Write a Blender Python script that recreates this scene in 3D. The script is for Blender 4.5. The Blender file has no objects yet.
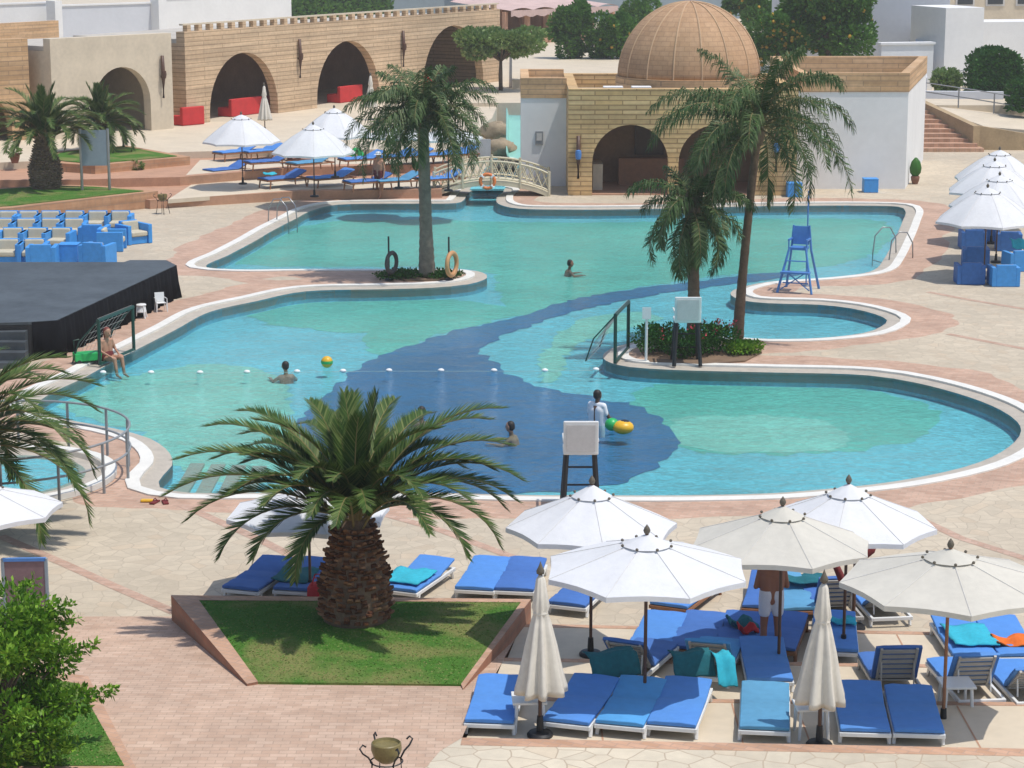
import bpy, bmesh, math, random
import numpy as np
from mathutils import Vector, Matrix, Euler
from mathutils.geometry import delaunay_2d_cdt, tessellate_polygon
random.seed(7)
PI = math.pi
R = math.radians
scene = bpy.context.scene
COL = scene.collection

# ------------------------------------------------------------------ camera
F = 2200.0; H = 11.0; PITCH = R(12.03)
cd = bpy.data.cameras.new('camera'); cam = bpy.data.objects.new('camera', cd); COL.objects.link(cam)
cam.location = (0, 0, H); cam.rotation_euler = (PI/2 - PITCH, 0, 0)
cd.sensor_width = 36; cd.lens = F/1024*36; cd.clip_end = 5000; cd.clip_start = 0.5
scene.camera = cam

def P(px, py, z=0.0):
    """survey helper: where the sight line through a photo point meets height z"""
    x = (px-512)/F; v = -(py-384)/F
    Y = math.cos(PITCH)+v*math.sin(PITCH); Z = -math.sin(PITCH)+v*math.cos(PITCH)
    t = (z-H)/Z
    return Vector((x*t, Y*t, z))
def PY(px, py, Y0):
    x = (px-512)/F; v = -(py-384)/F
    Y = math.cos(PITCH)+v*math.sin(PITCH); Z = -math.sin(PITCH)+v*math.cos(PITCH)
    t = Y0/Y
    return Vector((x*t, Y0, H+Z*t))

# ------------------------------------------------------------------ object helpers
def tag(o, label=None, cat=None, group=None, kind=None):
    if label: o['label'] = label
    if cat: o['category'] = cat
    if group: o['group'] = group
    if kind: o['kind'] = kind
    return o
def thing(name, label, cat, loc=(0,0,0), rz=0.0, group=None):
    o = bpy.data.objects.new(name, None); COL.objects.link(o)
    o.empty_display_size = .3
    o.location = loc; o.rotation_euler = (0,0,rz)
    return tag(o, label, cat, group)
def copy_tree(o, parent=None):
    c = o.copy(); COL.objects.link(c)
    if parent is not None: c.parent = parent
    for ch in list(o.children): copy_tree(ch, c)
    return c
PROTO = {}
def place(key, maker, label, cat, loc, rz=0.0, group=None, scale=1.0):
    if key in PROTO:
        o = copy_tree(PROTO[key])
        for k in ('group',):
            if k in o: del o[k]
    else:
        o = maker(); PROTO[key] = o
    o.location = loc; o.rotation_euler = (0,0,rz); o.scale = (scale,)*3
    return tag(o, label, cat, group)

class MB:
    def __init__(s): s.v=[]; s.f=[]; s.sm=False
    def add(s, vs, fs):
        b=len(s.v); s.v += [tuple(v) for v in vs]; s.f += [tuple(b+i for i in f) for f in fs]
    def box(s, c, d, rz=0.0, rx=0.0, ry=0.0):
        m = Euler((rx,ry,rz)).to_matrix(); c=Vector(c)
        vs=[c+m@Vector((x*d[0]/2,y*d[1]/2,z*d[2]/2)) for x in(-1,1) for y in(-1,1) for z in(-1,1)]
        s.add(vs,[(0,1,3,2),(4,6,7,5),(0,4,5,1),(2,3,7,6),(0,2,6,4),(1,5,7,3)])
        return s
    def cyl(s, a, b, r0, r1=None, n=8, caps=True):
        if r1 is None: r1=r0
        a=Vector(a); b=Vector(b); d=(b-a)
        if d.length<1e-6: return s
        q=d.to_track_quat('Z','Y'); vs=[]
        for p,r in((a,r0),(b,r1)):
            for i in range(n):
                t=2*PI*i/n; vs.append(p+q@Vector((r*math.cos(t),r*math.sin(t),0)))
        fs=[(i,(i+1)%n,n+(i+1)%n,n+i) for i in range(n)]
        if caps: fs += [tuple(range(n-1,-1,-1)), tuple(range(n,2*n))]
        s.add(vs,fs); return s
    def tube(s, pts, r, n=8):
        pts=[Vector(p) for p in pts]; vs=[]; k=len(pts)
        rr = r if isinstance(r,(list,tuple)) else [r]*k
        for i,p in enumerate(pts):
            d=(pts[min(i+1,k-1)]-pts[max(i-1,0)]).normalized()
            u=d.cross(Vector((0,0,1)))
            if u.length<1e-3: u=Vector((1,0,0))
            u.normalize(); w=u.cross(d)
            for j in range(n):
                t=2*PI*j/n; vs.append(p+(u*math.cos(t)+w*math.sin(t))*rr[i])
        fs=[]
        for i in range(k-1):
            for j in range(n):
                fs.append((i*n+j,(i+1)*n+j,(i+1)*n+(j+1)%n,i*n+(j+1)%n))
        fs += [tuple(range(n)), tuple(range(k*n-1,(k-1)*n-1,-1))]
        s.add(vs,fs); return s
    def lathe(s, prof, c=(0,0,0), n=24, fn=None, caps=True):
        c=Vector(c); vs=[]; k=len(prof)
        for i,(r,z) in enumerate(prof):
            for j in range(n):
                t=2*PI*j/n; q=r*(fn(t,i,z) if fn else 1)
                vs.append(c+Vector((q*math.cos(t),q*math.sin(t),z)))
        fs=[]
        for i in range(k-1):
            for j in range(n):
                fs.append((i*n+j,i*n+(j+1)%n,(i+1)*n+(j+1)%n,(i+1)*n+j))
        if caps and prof[0][0]>1e-4: fs.append(tuple(range(n-1,-1,-1)))
        if caps and prof[-1][0]>1e-4: fs.append(tuple(range((k-1)*n,k*n)))
        s.add(vs,fs); return s
    def sphere(s, c, r, n=12, m=8, sc=(1,1,1)):
        c=Vector(c); vs=[];fs=[]
        for i in range(m+1):
            a=PI*i/m
            for j in range(n):
                t=2*PI*j/n
                vs.append(c+Vector((r*sc[0]*math.sin(a)*math.cos(t),r*sc[1]*math.sin(a)*math.sin(t),r*sc[2]*math.cos(a))))
        for i in range(m):
            for j in range(n):
                fs.append((i*n+j,(i+1)*n+j,(i+1)*n+(j+1)%n,i*n+(j+1)%n))
        s.add(vs,fs); return s
    def prism(s, pts, z0, z1):
        """polygon (x,y) extruded; z0/z1 number or function"""
        pts=[(p[0],p[1]) for p in pts]
        area=sum(pts[i][0]*pts[(i+1)%len(pts)][1]-pts[(i+1)%len(pts)][0]*pts[i][1] for i in range(len(pts)))
        if area<0: pts=pts[::-1]
        f0 = z0 if callable(z0) else (lambda x,y:z0)
        f1 = z1 if callable(z1) else (lambda x,y:z1)
        n=len(pts)
        tri=tessellate_polygon([[Vector((x,y,0)) for x,y in pts]])
        vs=[(x,y,f0(x,y)) for x,y in pts]+[(x,y,f1(x,y)) for x,y in pts]
        fs=[(i,(i+1)%n,n+(i+1)%n,n+i) for i in range(n)]
        for t in tri:
            a,b,c=[Vector((*pts[i],0)) for i in t]
            if (b-a).cross(c-a).z<0: t=(t[0],t[2],t[1])
            fs.append(tuple(n+i for i in t)); fs.append((t[2],t[1],t[0]))
        s.add(vs,fs); return s
    def sheet(s, pts, z):
        pts=[(p[0],p[1]) for p in pts]
        fz = z if callable(z) else (lambda x,y:z)
        tri=tessellate_polygon([[Vector((x,y,0)) for x,y in pts]])
        fs=[]
        for t in tri:
            a,b,c=[Vector((*pts[i],0)) for i in t]
            if (b-a).cross(c-a).z<0: t=(t[0],t[2],t[1])
            fs.append(tuple(t))
        s.add([(x,y,fz(x,y)) for x,y in pts],fs); return s
    def build(s, name, mat, parent=None, smooth=False, bevel=0, loc=None, rz=0, seg=2):
        me=bpy.data.meshes.new(name); me.from_pydata(s.v,[],s.f); me.update()
        if mat is not None: me.materials.append(mat)
        o=bpy.data.objects.new(name,me); COL.objects.link(o)
        if smooth:
            me.polygons.foreach_set('use_smooth',[True]*len(me.polygons))
            if smooth!=True:
                try: me.set_sharp_from_angle(angle=R(smooth))
                except Exception: pass
        if bevel:
            b=o.modifiers.new('bevel','BEVEL'); b.width=bevel; b.segments=seg; b.limit_method='ANGLE'; b.angle_limit=R(40)
        if parent is not None: o.parent=parent
        if loc is not None: o.location=loc; o.rotation_euler=(0,0,rz)
        return o
def bx(name, c, d, mat, parent=None, bevel=0, **k):
    return MB().box(c,d,**k).build(name,mat,parent,bevel=bevel)
def struct(o): o['kind']='structure'; return o

# ------------------------------------------------------------------ materials
def newmat(name):
    m=bpy.data.materials.new(name); m.use_nodes=True
    nt=m.node_tree; nt.nodes.clear()
    out=nt.nodes.new('ShaderNodeOutputMaterial'); b=nt.nodes.new('ShaderNodeBsdfPrincipled')
    nt.links.new(b.outputs[0],out.inputs[0])
    return m,nt,b,out
def lnk(nt,a,b): nt.links.new(a,b)
def coords(nt, kind='Object', scale=(1,1,1), rot=(0,0,0)):
    tc=nt.nodes.new('ShaderNodeTexCoord'); mp=nt.nodes.new('ShaderNodeMapping')
    mp.inputs['Scale'].default_value=scale; mp.inputs['Rotation'].default_value=rot
    lnk(nt,tc.outputs[kind],mp.inputs[0]); return mp.outputs[0]
def noise(nt, vec, scale, detail=4, rough=.55):
    n=nt.nodes.new('ShaderNodeTexNoise'); n.inputs['Scale'].default_value=scale
    n.inputs['Detail'].default_value=detail; n.inputs['Roughness'].default_value=rough
    lnk(nt,vec,n.inputs['Vector']); return n.outputs['Fac']
def mrange(nt, fac, a,b,c,d):
    n=nt.nodes.new('ShaderNodeMapRange'); 
    for i,v in zip((1,2,3,4),(a,b,c,d)): n.inputs[i].default_value=v
    lnk(nt,fac,n.inputs[0]); return n.outputs[0]
def mixc(nt, fac, a, b, mode='MIX'):
    n=nt.nodes.new('ShaderNodeMix'); n.data_type='RGBA'; n.blend_type=mode
    for sock,v in ((n.inputs[0],fac),(n.inputs[6],a),(n.inputs[7],b)):
        if hasattr(v,'links'): lnk(nt,v,sock)
        elif isinstance(v,(int,float)): sock.default_value=v
        else: sock.default_value=(*v[:3],1)
    return n.outputs[2]
def mulv(nt, col, fac):
    n=nt.nodes.new('ShaderNodeMix'); n.data_type='RGBA'; n.blend_type='MULTIPLY'; n.inputs[0].default_value=1
    cb=nt.nodes.new('ShaderNodeCombineColor')
    for i in range(3): lnk(nt,fac,cb.inputs[i])
    if hasattr(col,'links'): lnk(nt,col,n.inputs[6])
    else: n.inputs[6].default_value=(*col[:3],1)
    lnk(nt,cb.outputs[0],n.inputs[7]); return n.outputs[2]
def bump(nt, b, h, strength=.3, dist=.02):
    n=nt.nodes.new('ShaderNodeBump'); n.inputs['Strength'].default_value=strength; n.inputs['Distance'].default_value=dist
    lnk(nt,h,n.inputs['Height']); lnk(nt,n.outputs[0],b.inputs['Normal'])
def mat(name, col, rough=.7, ns=3.0, amt=.12, bmp=0.0, metal=0.0, spec=None, col2=None, kind='Object'):
    m,nt,b,out=newmat(name)
    v=coords(nt,kind); f=noise(nt,v,ns,5)
    c = mixc(nt, mrange(nt,f,.35,.65,0,1), col, col2) if col2 else col
    f2=noise(nt,v,ns*7,3)
    k=nt.nodes.new('ShaderNodeMath'); k.operation='ADD'
    lnk(nt,mrange(nt,f,.3,.7,1-amt,1+amt*.4),k.inputs[0]); lnk(nt,mrange(nt,f2,.3,.7,-amt*.4,amt*.4),k.inputs[1])
    lnk(nt,mulv(nt,c,k.outputs[0]),b.inputs['Base Color'])
    b.inputs['Roughness'].default_value=rough; b.inputs['Metallic'].default_value=metal
    if spec is not None: b.inputs['Specular IOR Level'].default_value=spec
    if bmp: bump(nt,b,f2,bmp,.01)
    return m
def crazy(name, base, scale, grout=(.3,.24,.18), gw=.03, var=.16, big=.3):
    m,nt,b,out=newmat(name); v=coords(nt)
    nz=nt.nodes.new('ShaderNodeTexNoise'); nz.inputs['Scale'].default_value=1.3; lnk(nt,v,nz.inputs['Vector'])
    ad=nt.nodes.new('ShaderNodeMixRGB'); ad.blend_type='ADD'; ad.inputs[0].default_value=.22
    lnk(nt,v,ad.inputs[1]); lnk(nt,nz.outputs['Color'],ad.inputs[2])
    def vor(feat):
        n=nt.nodes.new('ShaderNodeTexVoronoi'); n.voronoi_dimensions='2D'; n.feature=feat; n.inputs['Scale'].default_value=scale
        lnk(nt,ad.outputs[0],n.inputs['Vector']); return n
    e=vor('DISTANCE_TO_EDGE'); c=vor('F1')
    sp=nt.nodes.new('ShaderNodeSeparateColor'); lnk(nt,c.outputs['Color'],sp.inputs[0])
    cc=mulv(nt,base,mrange(nt,sp.outputs[0],0,1,1-var,1+var*.5))
    cc=mixc(nt,mrange(nt,sp.outputs[1],.75,1,0,.25),cc,(base[0]*1.02,base[1]*.86,base[2]*.74))
    bigf=noise(nt,v,big,4); cc=mulv(nt,cc,mrange(nt,bigf,.3,.7,.86,1.06))
    st=noise(nt,v,5,5); cc=mulv(nt,cc,mrange(nt,st,.3,.7,.92,1.05))
    cc=mixc(nt,mrange(nt,e.outputs['Distance'],gw*.6,gw*1.4,1,0),cc,grout)
    lnk(nt,cc,b.inputs['Base Color']); b.inputs['Roughness'].default_value=.85
    return m,nt,b,cc,v
def bricknode(nt, vec, c1, c2, mort, w, h, ms, sc=1.0, off=.5):
    n=nt.nodes.new('ShaderNodeTexBrick'); lnk(nt,vec,n.inputs['Vector'])
    n.inputs['Color1'].default_value=(*c1,1); n.inputs['Color2'].default_value=(*c2,1); n.inputs['Mortar'].default_value=(*mort,1)
    n.inputs['Scale'].default_value=sc; n.inputs['Brick Width'].default_value=w; n.inputs['Row Height'].default_value=h
    n.inputs['Mortar Size'].default_value=ms; n.inputs['Mortar Smooth'].default_value=.2; n.offset=off
    return n
def pavebrick(name, c1, c2, mort, w=.22, h=.11, rot=0):
    m,nt,b,out=newmat(name); v=coords(nt,rot=(0,0,rot))
    n=bricknode(nt,v,c1,c2,mort,w,h,.008)
    f=noise(nt,v,.6,5); f2=noise(nt,v,4,4)
    c=mulv(nt,n.outputs[0],mrange(nt,f,.3,.7,.85,1.08)); c=mulv(nt,c,mrange(nt,f2,.3,.7,.88,1.08))
    lnk(nt,c,b.inputs['Base Color']); b.inputs['Roughness'].default_value=.85
    return m
def wallbrick(name, c1, c2, mort, w=.55, h=.2, ms=.016):
    m,nt,b,out=newmat(name)
    tc=nt.nodes.new('ShaderNodeTexCoord'); sp=nt.nodes.new('ShaderNodeSeparateXYZ'); lnk(nt,tc.outputs['Object'],sp.inputs[0])
    ad=nt.nodes.new('ShaderNodeMath'); lnk(nt,sp.outputs[0],ad.inputs[0]); lnk(nt,sp.outputs[1],ad.inputs[1])
    cb=nt.nodes.new('ShaderNodeCombineXYZ'); lnk(nt,ad.outputs[0],cb.inputs[0]); lnk(nt,sp.outputs[2],cb.inputs[1])
    n=bricknode(nt,cb.outputs[0],c1,c2,mort,w,h,ms)
    f=noise(nt,tc.outputs['Object'],.5,5); f2=noise(nt,tc.outputs['Object'],5,4)
    # courses differ a little in tone
    mp=nt.nodes.new('ShaderNodeMapping'); mp.inputs['Scale'].default_value=(.15,.15,4.6); lnk(nt,tc.outputs['Object'],mp.inputs[0])
    f3=noise(nt,mp.outputs[0],1,2)
    c=mulv(nt,n.outputs[0],mrange(nt,f,.3,.7,.86,1.08)); c=mulv(nt,c,mrange(nt,f2,.3,.7,.88,1.08)); c=mulv(nt,c,mrange(nt,f3,.35,.65,.8,1.12))
    lnk(nt,c,b.inputs['Base Color']); b.inputs['Roughness'].default_value=.9
    bump(nt,b,n.outputs['Fac'],-.5,.02)
    return m
def leafmat(name, cols, rough=.45, trans=.0):
    m,nt,b,out=newmat(name)
    g=nt.nodes.new('ShaderNodeNewGeometry'); r=nt.nodes.new('ShaderNodeValToRGB')
    els=r.color_ramp.elements
    els[0].color=(*cols[0],1); els[1].color=(*cols[-1],1)
    for i,c in enumerate(cols[1:-1]):
        e=els.new((i+1)/(len(cols)-1)); e.color=(*c,1)
    lnk(nt,g.outputs['Random Per Island'],r.inputs[0])
    lnk(nt,r.outputs[0],b.inputs['Base Color']); b.inputs['Roughness'].default_value=rough
    b.inputs['Specular IOR Level'].default_value=.18
    if trans:
        t=nt.nodes.new('ShaderNodeBsdfTranslucent'); lnk(nt,r.outputs[0],t.inputs[0])
        mx=nt.nodes.new('ShaderNodeMixShader'); mx.inputs[0].default_value=trans
        lnk(nt,b.outputs[0],mx.inputs[1]); lnk(nt,t.outputs[0],mx.inputs[2]); lnk(nt,mx.outputs[0],out.inputs[0])
    return m
M={}
M['coping']=mat('white_coping_stone',(.74,.72,.66),.6,2,.1)
M['ledge']=mat('gutter_stone',(.46,.41,.34),.7,3,.14,.2)
M['crazy'],_,_,_,_=crazy('crazy_paving',(.52,.45,.34),2.6,(.40,.33,.24),.022,.12)
M['crazy_front'],_,_,_,_=crazy('pale_crazy_paving',(.60,.53,.41),3.0,(.42,.34,.25),.028,.07)
M['tile']=mat('pale_stone_tile',(.62,.53,.40),.7,.8,.1)
M['pinkbrick']=pavebrick('pink_brick_paving',(.46,.29,.21),(.54,.37,.28),(.40,.29,.22),.24,.12,.3)
M['rampbrick']=pavebrick('ramp_brick_paving',(.49,.33,.235),(.57,.41,.305),(.42,.30,.22),.22,.11,0)
M['edgebrick']=pavebrick('edge_brick',(.46,.27,.17),(.55,.34,.23),(.40,.27,.2),.25,.12,.5)
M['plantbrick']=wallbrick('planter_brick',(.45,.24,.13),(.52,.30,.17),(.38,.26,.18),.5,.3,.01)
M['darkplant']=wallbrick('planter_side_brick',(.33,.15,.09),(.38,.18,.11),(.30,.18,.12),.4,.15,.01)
M['terra']=mat('terracotta_slab',(.48,.27,.17),.8,2,.15)
M['facade']=wallbrick('banded_stone_wall',(.60,.43,.27),(.65,.48,.31),(.38,.26,.16),3.0,.21,.022)
M['facade_o']=wallbrick('orange_stone_wall',(.56,.35,.18),(.62,.41,.23),(.38,.25,.15),1.4,.21,.018)
M['facade_y']=wallbrick('golden_stone_wall',(.62,.40,.18),(.68,.47,.24),(.36,.22,.10),1.1,.19,.026)
M['plain']=mat('smooth_limestone',(.63,.54,.41),.85,.8,.14)
M['white']=mat('white_render',(.78,.78,.77),.8,.5,.06)
M['whiteshade']=mat('shaded_white_render',(.60,.62,.66),.8,.5,.06)  # white render greyed so the wall's shade sits in its colour
M['bluegrey']=mat('grey_blue_panel',(.24,.30,.34),.6,2,.1)
M['dark']=mat('dark_interior',(.05,.035,.03),.8,2,.2)
M['interior']=mat('brown_interior_wall',(.36,.21,.13),.9,1,.2)
M['roof']=mat('roof_screed',(.50,.46,.40),.9,.5,.15)
M['canopy']=mat('white_canvas',(.74,.745,.755),.85,1.6,.07,.35)
M['cream']=mat('cream_canvas',(.64,.61,.53),.85,1.2,.1,.35)
M['fold']=mat('folded_canvas',(.66,.62,.54),.85,2,.12)
M['darkwood']=mat('dark_wood',(.09,.04,.022),.5,6,.2)
M['wood']=mat('brown_wood',(.30,.13,.06),.55,5,.2)
M['plastic']=mat('white_plastic',(.74,.74,.72),.4,3,.05)
M['greyplastic']=mat('grey_slats',(.42,.40,.37),.5,3,.1)
M['finial']=mat('bronze_finial',(.12,.10,.07),.5,5,.2)
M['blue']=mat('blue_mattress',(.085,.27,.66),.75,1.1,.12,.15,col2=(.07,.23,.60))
M['navy']=mat('navy_and_shaded_mattress',(.05,.15,.44),.75,1.1,.14,.15)  # dark blue pads; on loungers under parasols it holds painted-in shade
M['teal']=mat('faded_blue_mattress',(.09,.29,.48),.75,1.1,.14,.15)
M['skyblue']=mat('bright_blue_mattress',(.075,.32,.66),.75,1.1,.12,.15)
M['turq']=mat('turquoise_towel',(.03,.42,.55),.95,14,.15,.5)
M['green_t']=mat('dark_teal_towel',(.01,.13,.16),.95,14,.2,.5)
M['orange_t']=mat('orange_towel',(.75,.16,.02),.95,14,.15,.5)
M['red']=mat('red_cushion',(.55,.03,.03),.8,2,.12)
M['redbag']=mat('red_fabric',(.5,.02,.03),.8,5,.12)
M['maroon']=mat('maroon_fabric',(.16,.015,.015),.8,4,.15)
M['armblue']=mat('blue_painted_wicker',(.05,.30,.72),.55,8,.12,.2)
M['armshade']=mat('shaded_blue_wicker',(.03,.14,.42),.6,8,.15,.2)  # same blue wicker darkened to put the parasols' shade into the colour
M['cushion']=mat('beige_cushion',(.55,.50,.38),.9,3,.1)
M['stage']=mat('black_stage_floor',(.07,.083,.092),.55,.7,.35)
M['skirt']=mat('black_stage_cloth',(.006,.006,.008),.95,2,.25,.3,spec=.1)
M['steel']=mat('steel_tube',(.35,.36,.37),.35,5,.1,metal=.8)
M['greymetal']=mat('grey_painted_metal',(.26,.27,.28),.45,5,.1)
M['greenm']=mat('dark_green_paint',(.008,.05,.035),.4,5,.1)
M['black']=mat('black_paint',(.012,.012,.014),.5,5,.15)
M['bluem']=mat('blue_paint',(.07,.22,.55),.45,5,.12)
M['creamm']=mat('cream_painted_wood',(.62,.56,.40),.6,4,.12)
M['ring']=mat('orange_lifebuoy',(.75,.20,.05),.5,4,.1)
M['ringw']=mat('white_band',(.8,.8,.78),.5,4,.05)
M['seam']=mat('canvas_seam',(.62,.61,.59),.9,5,.1)
M['ringd']=mat('dark_tyre_ring',(.05,.045,.045),.6,4,.15)
M['ringo']=mat('faded_orange_ring',(.55,.28,.12),.6,4,.15)
M['skin']=mat('tanned_skin',(.42,.22,.14),.55,6,.06)
M['skinb']=mat('deep_tan_skin',(.27,.11,.065),.5,6,.06)
M['skind']=mat('dark_skin',(.12,.06,.04),.5,6,.06)
M['hair']=mat('dark_hair',(.015,.011,.009),.6,20,.2)
M['hairr']=mat('red_brown_hair',(.18,.03,.02),.6,20,.2)
M['clothw']=mat('white_cloth',(.75,.77,.80),.85,5,.06)
M['clothl']=mat('pale_grey_cloth',(.66,.66,.72),.85,5,.06)
M['clothd']=mat('dark_red_cloth',(.14,.02,.02),.85,5,.1)
M['yellow']=mat('yellow_plastic',(.75,.42,.02),.4,3,.08)
M['greenp']=mat('green_plastic',(.02,.42,.10),.4,3,.08)
M['clay']=mat('clay_pot',(.22,.10,.06),.8,4,.2)
M['bowl']=mat('olive_glazed_bowl',(.19,.15,.05),.4,5,.3)
M['soil']=mat('dry_soil',(.20,.13,.08),.95,3,.2)
M['trunk']=mat('palm_trunk_bark',(.23,.195,.15),.95,5,.35,.8)
M['trunkb']=mat('brown_palm_trunk',(.19,.125,.08),.95,5,.35,.8)
M['bark']=mat('tree_bark',(.14,.10,.07),.95,5,.3,.6)
M['stud']=leafmat('cut_frond_stubs',[(.09,.035,.018),(.16,.065,.03),(.36,.20,.11),(.11,.045,.025),(.22,.10,.05)],.85)
M['studg']=leafmat('grey_frond_stubs',[(.12,.085,.06),(.2,.15,.1),(.26,.19,.13)],.85)
M['frond']=leafmat('date_palm_leaflets',[(.022,.055,.010),(.042,.088,.017),(.075,.13,.027),(.17,.20,.065)],.5,.12)
M['frondq']=leafmat('queen_palm_leaflets',[(.035,.075,.022),(.055,.105,.03),(.085,.14,.045),(.16,.20,.09)],.5,.12)
M['frondt']=leafmat('brown_frond_ribs',[(.16,.13,.05),(.24,.18,.08)],.6)
M['ficus']=leafmat('bright_ficus_leaves',[(.06,.16,.012),(.11,.25,.02),(.17,.33,.03),(.26,.42,.05)],.35,.22)
M['tree']=leafmat('dark_tree_leaves',[(.05,.14,.02),(.08,.20,.03),(.15,.30,.05)],.4,.15)
M['treey']=leafmat('olive_tree_leaves',[(.12,.22,.05),(.20,.30,.09),(.30,.38,.16)],.45,.15)
M['hedge']=leafmat('hedge_leaves',[(.02,.09,.014),(.035,.13,.02),(.06,.18,.03)],.45,.1)
M['orange']=mat('orange_fruit',(.55,.30,.02),.45,3,.05)
M['flower']=leafmat('red_flowers',[(.45,.03,.05),(.6,.08,.12)],.6)
M['board']=mat('pale_board',(.42,.50,.47),.5,2,.1)
M['boardb']=mat('mauve_board',(.20,.13,.14),.6,2,.25)
M['awning']=mat('pink_awning',(.58,.42,.38),.85,1,.15)
M['rock']=mat('stream_rock',(.34,.27,.18),.9,1.5,.3,.6)
M['paper']=mat('pale_sign',(.6,.58,.56),.6,3,.1)
M['glass']=mat('dark_window_glass',(.03,.04,.05),.1,2,.1)
M['ramp']=mat('tan_ramp_render',(.42,.31,.18),.9,1.5,.18)
M['ground']=mat('sandy_ground',(.42,.35,.26),.95,.1,.2)

def lawnmat(name, dry=.5):
    m,nt,b,out=newmat(name); v=coords(nt)
    f=noise(nt,v,.9,4); f2=noise(nt,v,40,3,.7)
    c=mixc(nt,mrange(nt,f,.45,.68,0,1),(.065,.17,.022),(.10,.20,.035))
    f3=noise(nt,v,.9,3); 
    c=mixc(nt,mrange(nt,f3,.47,.62,0,dry),c,(.30,.22,.10))
    c=mulv(nt,c,mrange(nt,f2,.25,.75,.75,1.2))
    lnk(nt,c,b.inputs['Base Color']); b.inputs['Roughness'].default_value=.9; b.inputs['Specular IOR Level'].default_value=.15
    bump(nt,b,f2,.8,.03)
    return m
M['lawn']=lawnmat('lawn_grass')

# pool tiles: small mosaic, tone differs tile by tile
def mosaic(name, col, var=.13):
    m,nt,b,out=newmat(name); v=coords(nt)
    n=nt.nodes.new('ShaderNodeTexVoronoi'); n.inputs['Scale'].default_value=10; n.inputs['Randomness'].default_value=.4; lnk(nt,v,n.inputs['Vector'])
    sp=nt.nodes.new('ShaderNodeSeparateColor'); lnk(nt,n.outputs['Color'],sp.inputs[0])
    f=noise(nt,v,.35,4)
    c=mulv(nt,col,mrange(nt,sp.outputs[0],0,1,1-var,1+var)); c=mulv(nt,c,mrange(nt,f,.3,.7,.88,1.1))
    lnk(nt,c,b.inputs['Base Color']); b.inputs['Roughness'].default_value=.5
    return m
M['aqua']=mosaic('aqua_pool_mosaic',(.22,.60,.70))
M['sea']=mosaic('sea_green_pool_mosaic',(.18,.57,.47))
M['seal']=mosaic('pale_green_pool_mosaic',(.33,.66,.55))
M['navyt']=mosaic('dark_blue_pool_mosaic',(.045,.17,.36),.12)
M['wallt']=mosaic('pool_wall_mosaic',(.15,.46,.60))

def watermat():
    m=bpy.data.materials.new('pool_water'); m.use_nodes=True; nt=m.node_tree; nt.nodes.clear()
    out=nt.nodes.new('ShaderNodeOutputMaterial')
    tr=nt.nodes.new('ShaderNodeBsdfTransparent'); tr.inputs[0].default_value=(.73,.93,.945,1)
    gl=nt.nodes.new('ShaderNodeBsdfGlossy'); gl.inputs['Roughness'].default_value=.05
    fr=nt.nodes.new('ShaderNodeFresnel'); fr.inputs[0].default_value=1.33
    v=coords(nt,scale=(1,1,1))
    n1=noise(nt,v,1.0,3,.5); n2=noise(nt,v,5.0,4,.65)
    ad=nt.nodes.new('ShaderNodeMath'); ad.operation='MULTIPLY_ADD'; lnk(nt,n2,ad.inputs[0]); ad.inputs[1].default_value=.55; lnk(nt,n1,ad.inputs[2])
    bp=nt.nodes.new('ShaderNodeBump'); bp.inputs['Strength'].default_value=1.0; bp.inputs['Distance'].default_value=.12
    lnk(nt,ad.outputs[0],bp.inputs['Height']); lnk(nt,bp.outputs[0],gl.inputs['Normal']); lnk(nt,bp.outputs[0],fr.inputs['Normal'])
    mx=nt.nodes.new('ShaderNodeMixShader')
    k=nt.nodes.new('ShaderNodeMath'); k.operation='MULTIPLY'; lnk(nt,fr.outputs[0],k.inputs[0]); k.inputs[1].default_value=.85
    lnk(nt,k.outputs[0],mx.inputs[0]); lnk(nt,tr.outputs[0],mx.inputs[1]); lnk(nt,gl.outputs[0],mx.inputs[2]); lnk(nt,mx.outputs[0],out.inputs[0])
    return m
M['water']=watermat()
def translucent(m,f):
    nt=m.node_tree; b=[n for n in nt.nodes if n.type=='BSDF_PRINCIPLED'][0]; out=[n for n in nt.nodes if n.type=='OUTPUT_MATERIAL'][0]
    t=nt.nodes.new('ShaderNodeBsdfTranslucent'); l=b.inputs['Base Color'].links[0]; nt.links.new(l.from_socket,t.inputs[0])
    mx=nt.nodes.new('ShaderNodeMixShader'); mx.inputs[0].default_value=f; nt.links.new(b.outputs[0],mx.inputs[1]); nt.links.new(t.outputs[0],mx.inputs[2]); nt.links.new(mx.outputs[0],out.inputs[0])
translucent(M['canopy'],.12); translucent(M['cream'],.12)

# ------------------------------------------------------------------ light
w=bpy.data.worlds.new('World'); scene.world=w; w.use_nodes=True
nt=w.node_tree; bg=nt.nodes['Background']; sky=nt.nodes.new('ShaderNodeTexSky'); sky.sky_type='NISHITA'; sky.sun_disc=False
EL=R(69); AZ=R(21)     # sun to the right, a little to the camera's side
sky.sun_elevation=EL; sky.sun_rotation=PI/2+AZ; sky.air_density=1.1; sky.dust_density=1.4
nt.links.new(sky.outputs[0],bg.inputs[0]); bg.inputs[1].default_value=.145
sl=bpy.data.lights.new('sun','SUN'); sl.energy=3.35; sl.angle=R(.5); sl.color=(1,.955,.89)
so=bpy.data.objects.new('sun',sl); COL.objects.link(so)
S=Vector((math.cos(EL)*math.cos(AZ),-math.cos(EL)*math.sin(AZ),math.sin(EL)))
so.rotation_euler=(-S).to_track_quat('-Z','Y').to_euler()
vs_=scene.view_settings; vs_.view_transform='Standard'; vs_.look='None'; vs_.exposure=.05; vs_.gamma=1; vs_.use_curve_mapping=False
scene.cycles.max_bounces=6; scene.cycles.transparent_max_bounces=12
scene.cycles.caustics_reflective=False; scene.cycles.caustics_refractive=False

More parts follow.
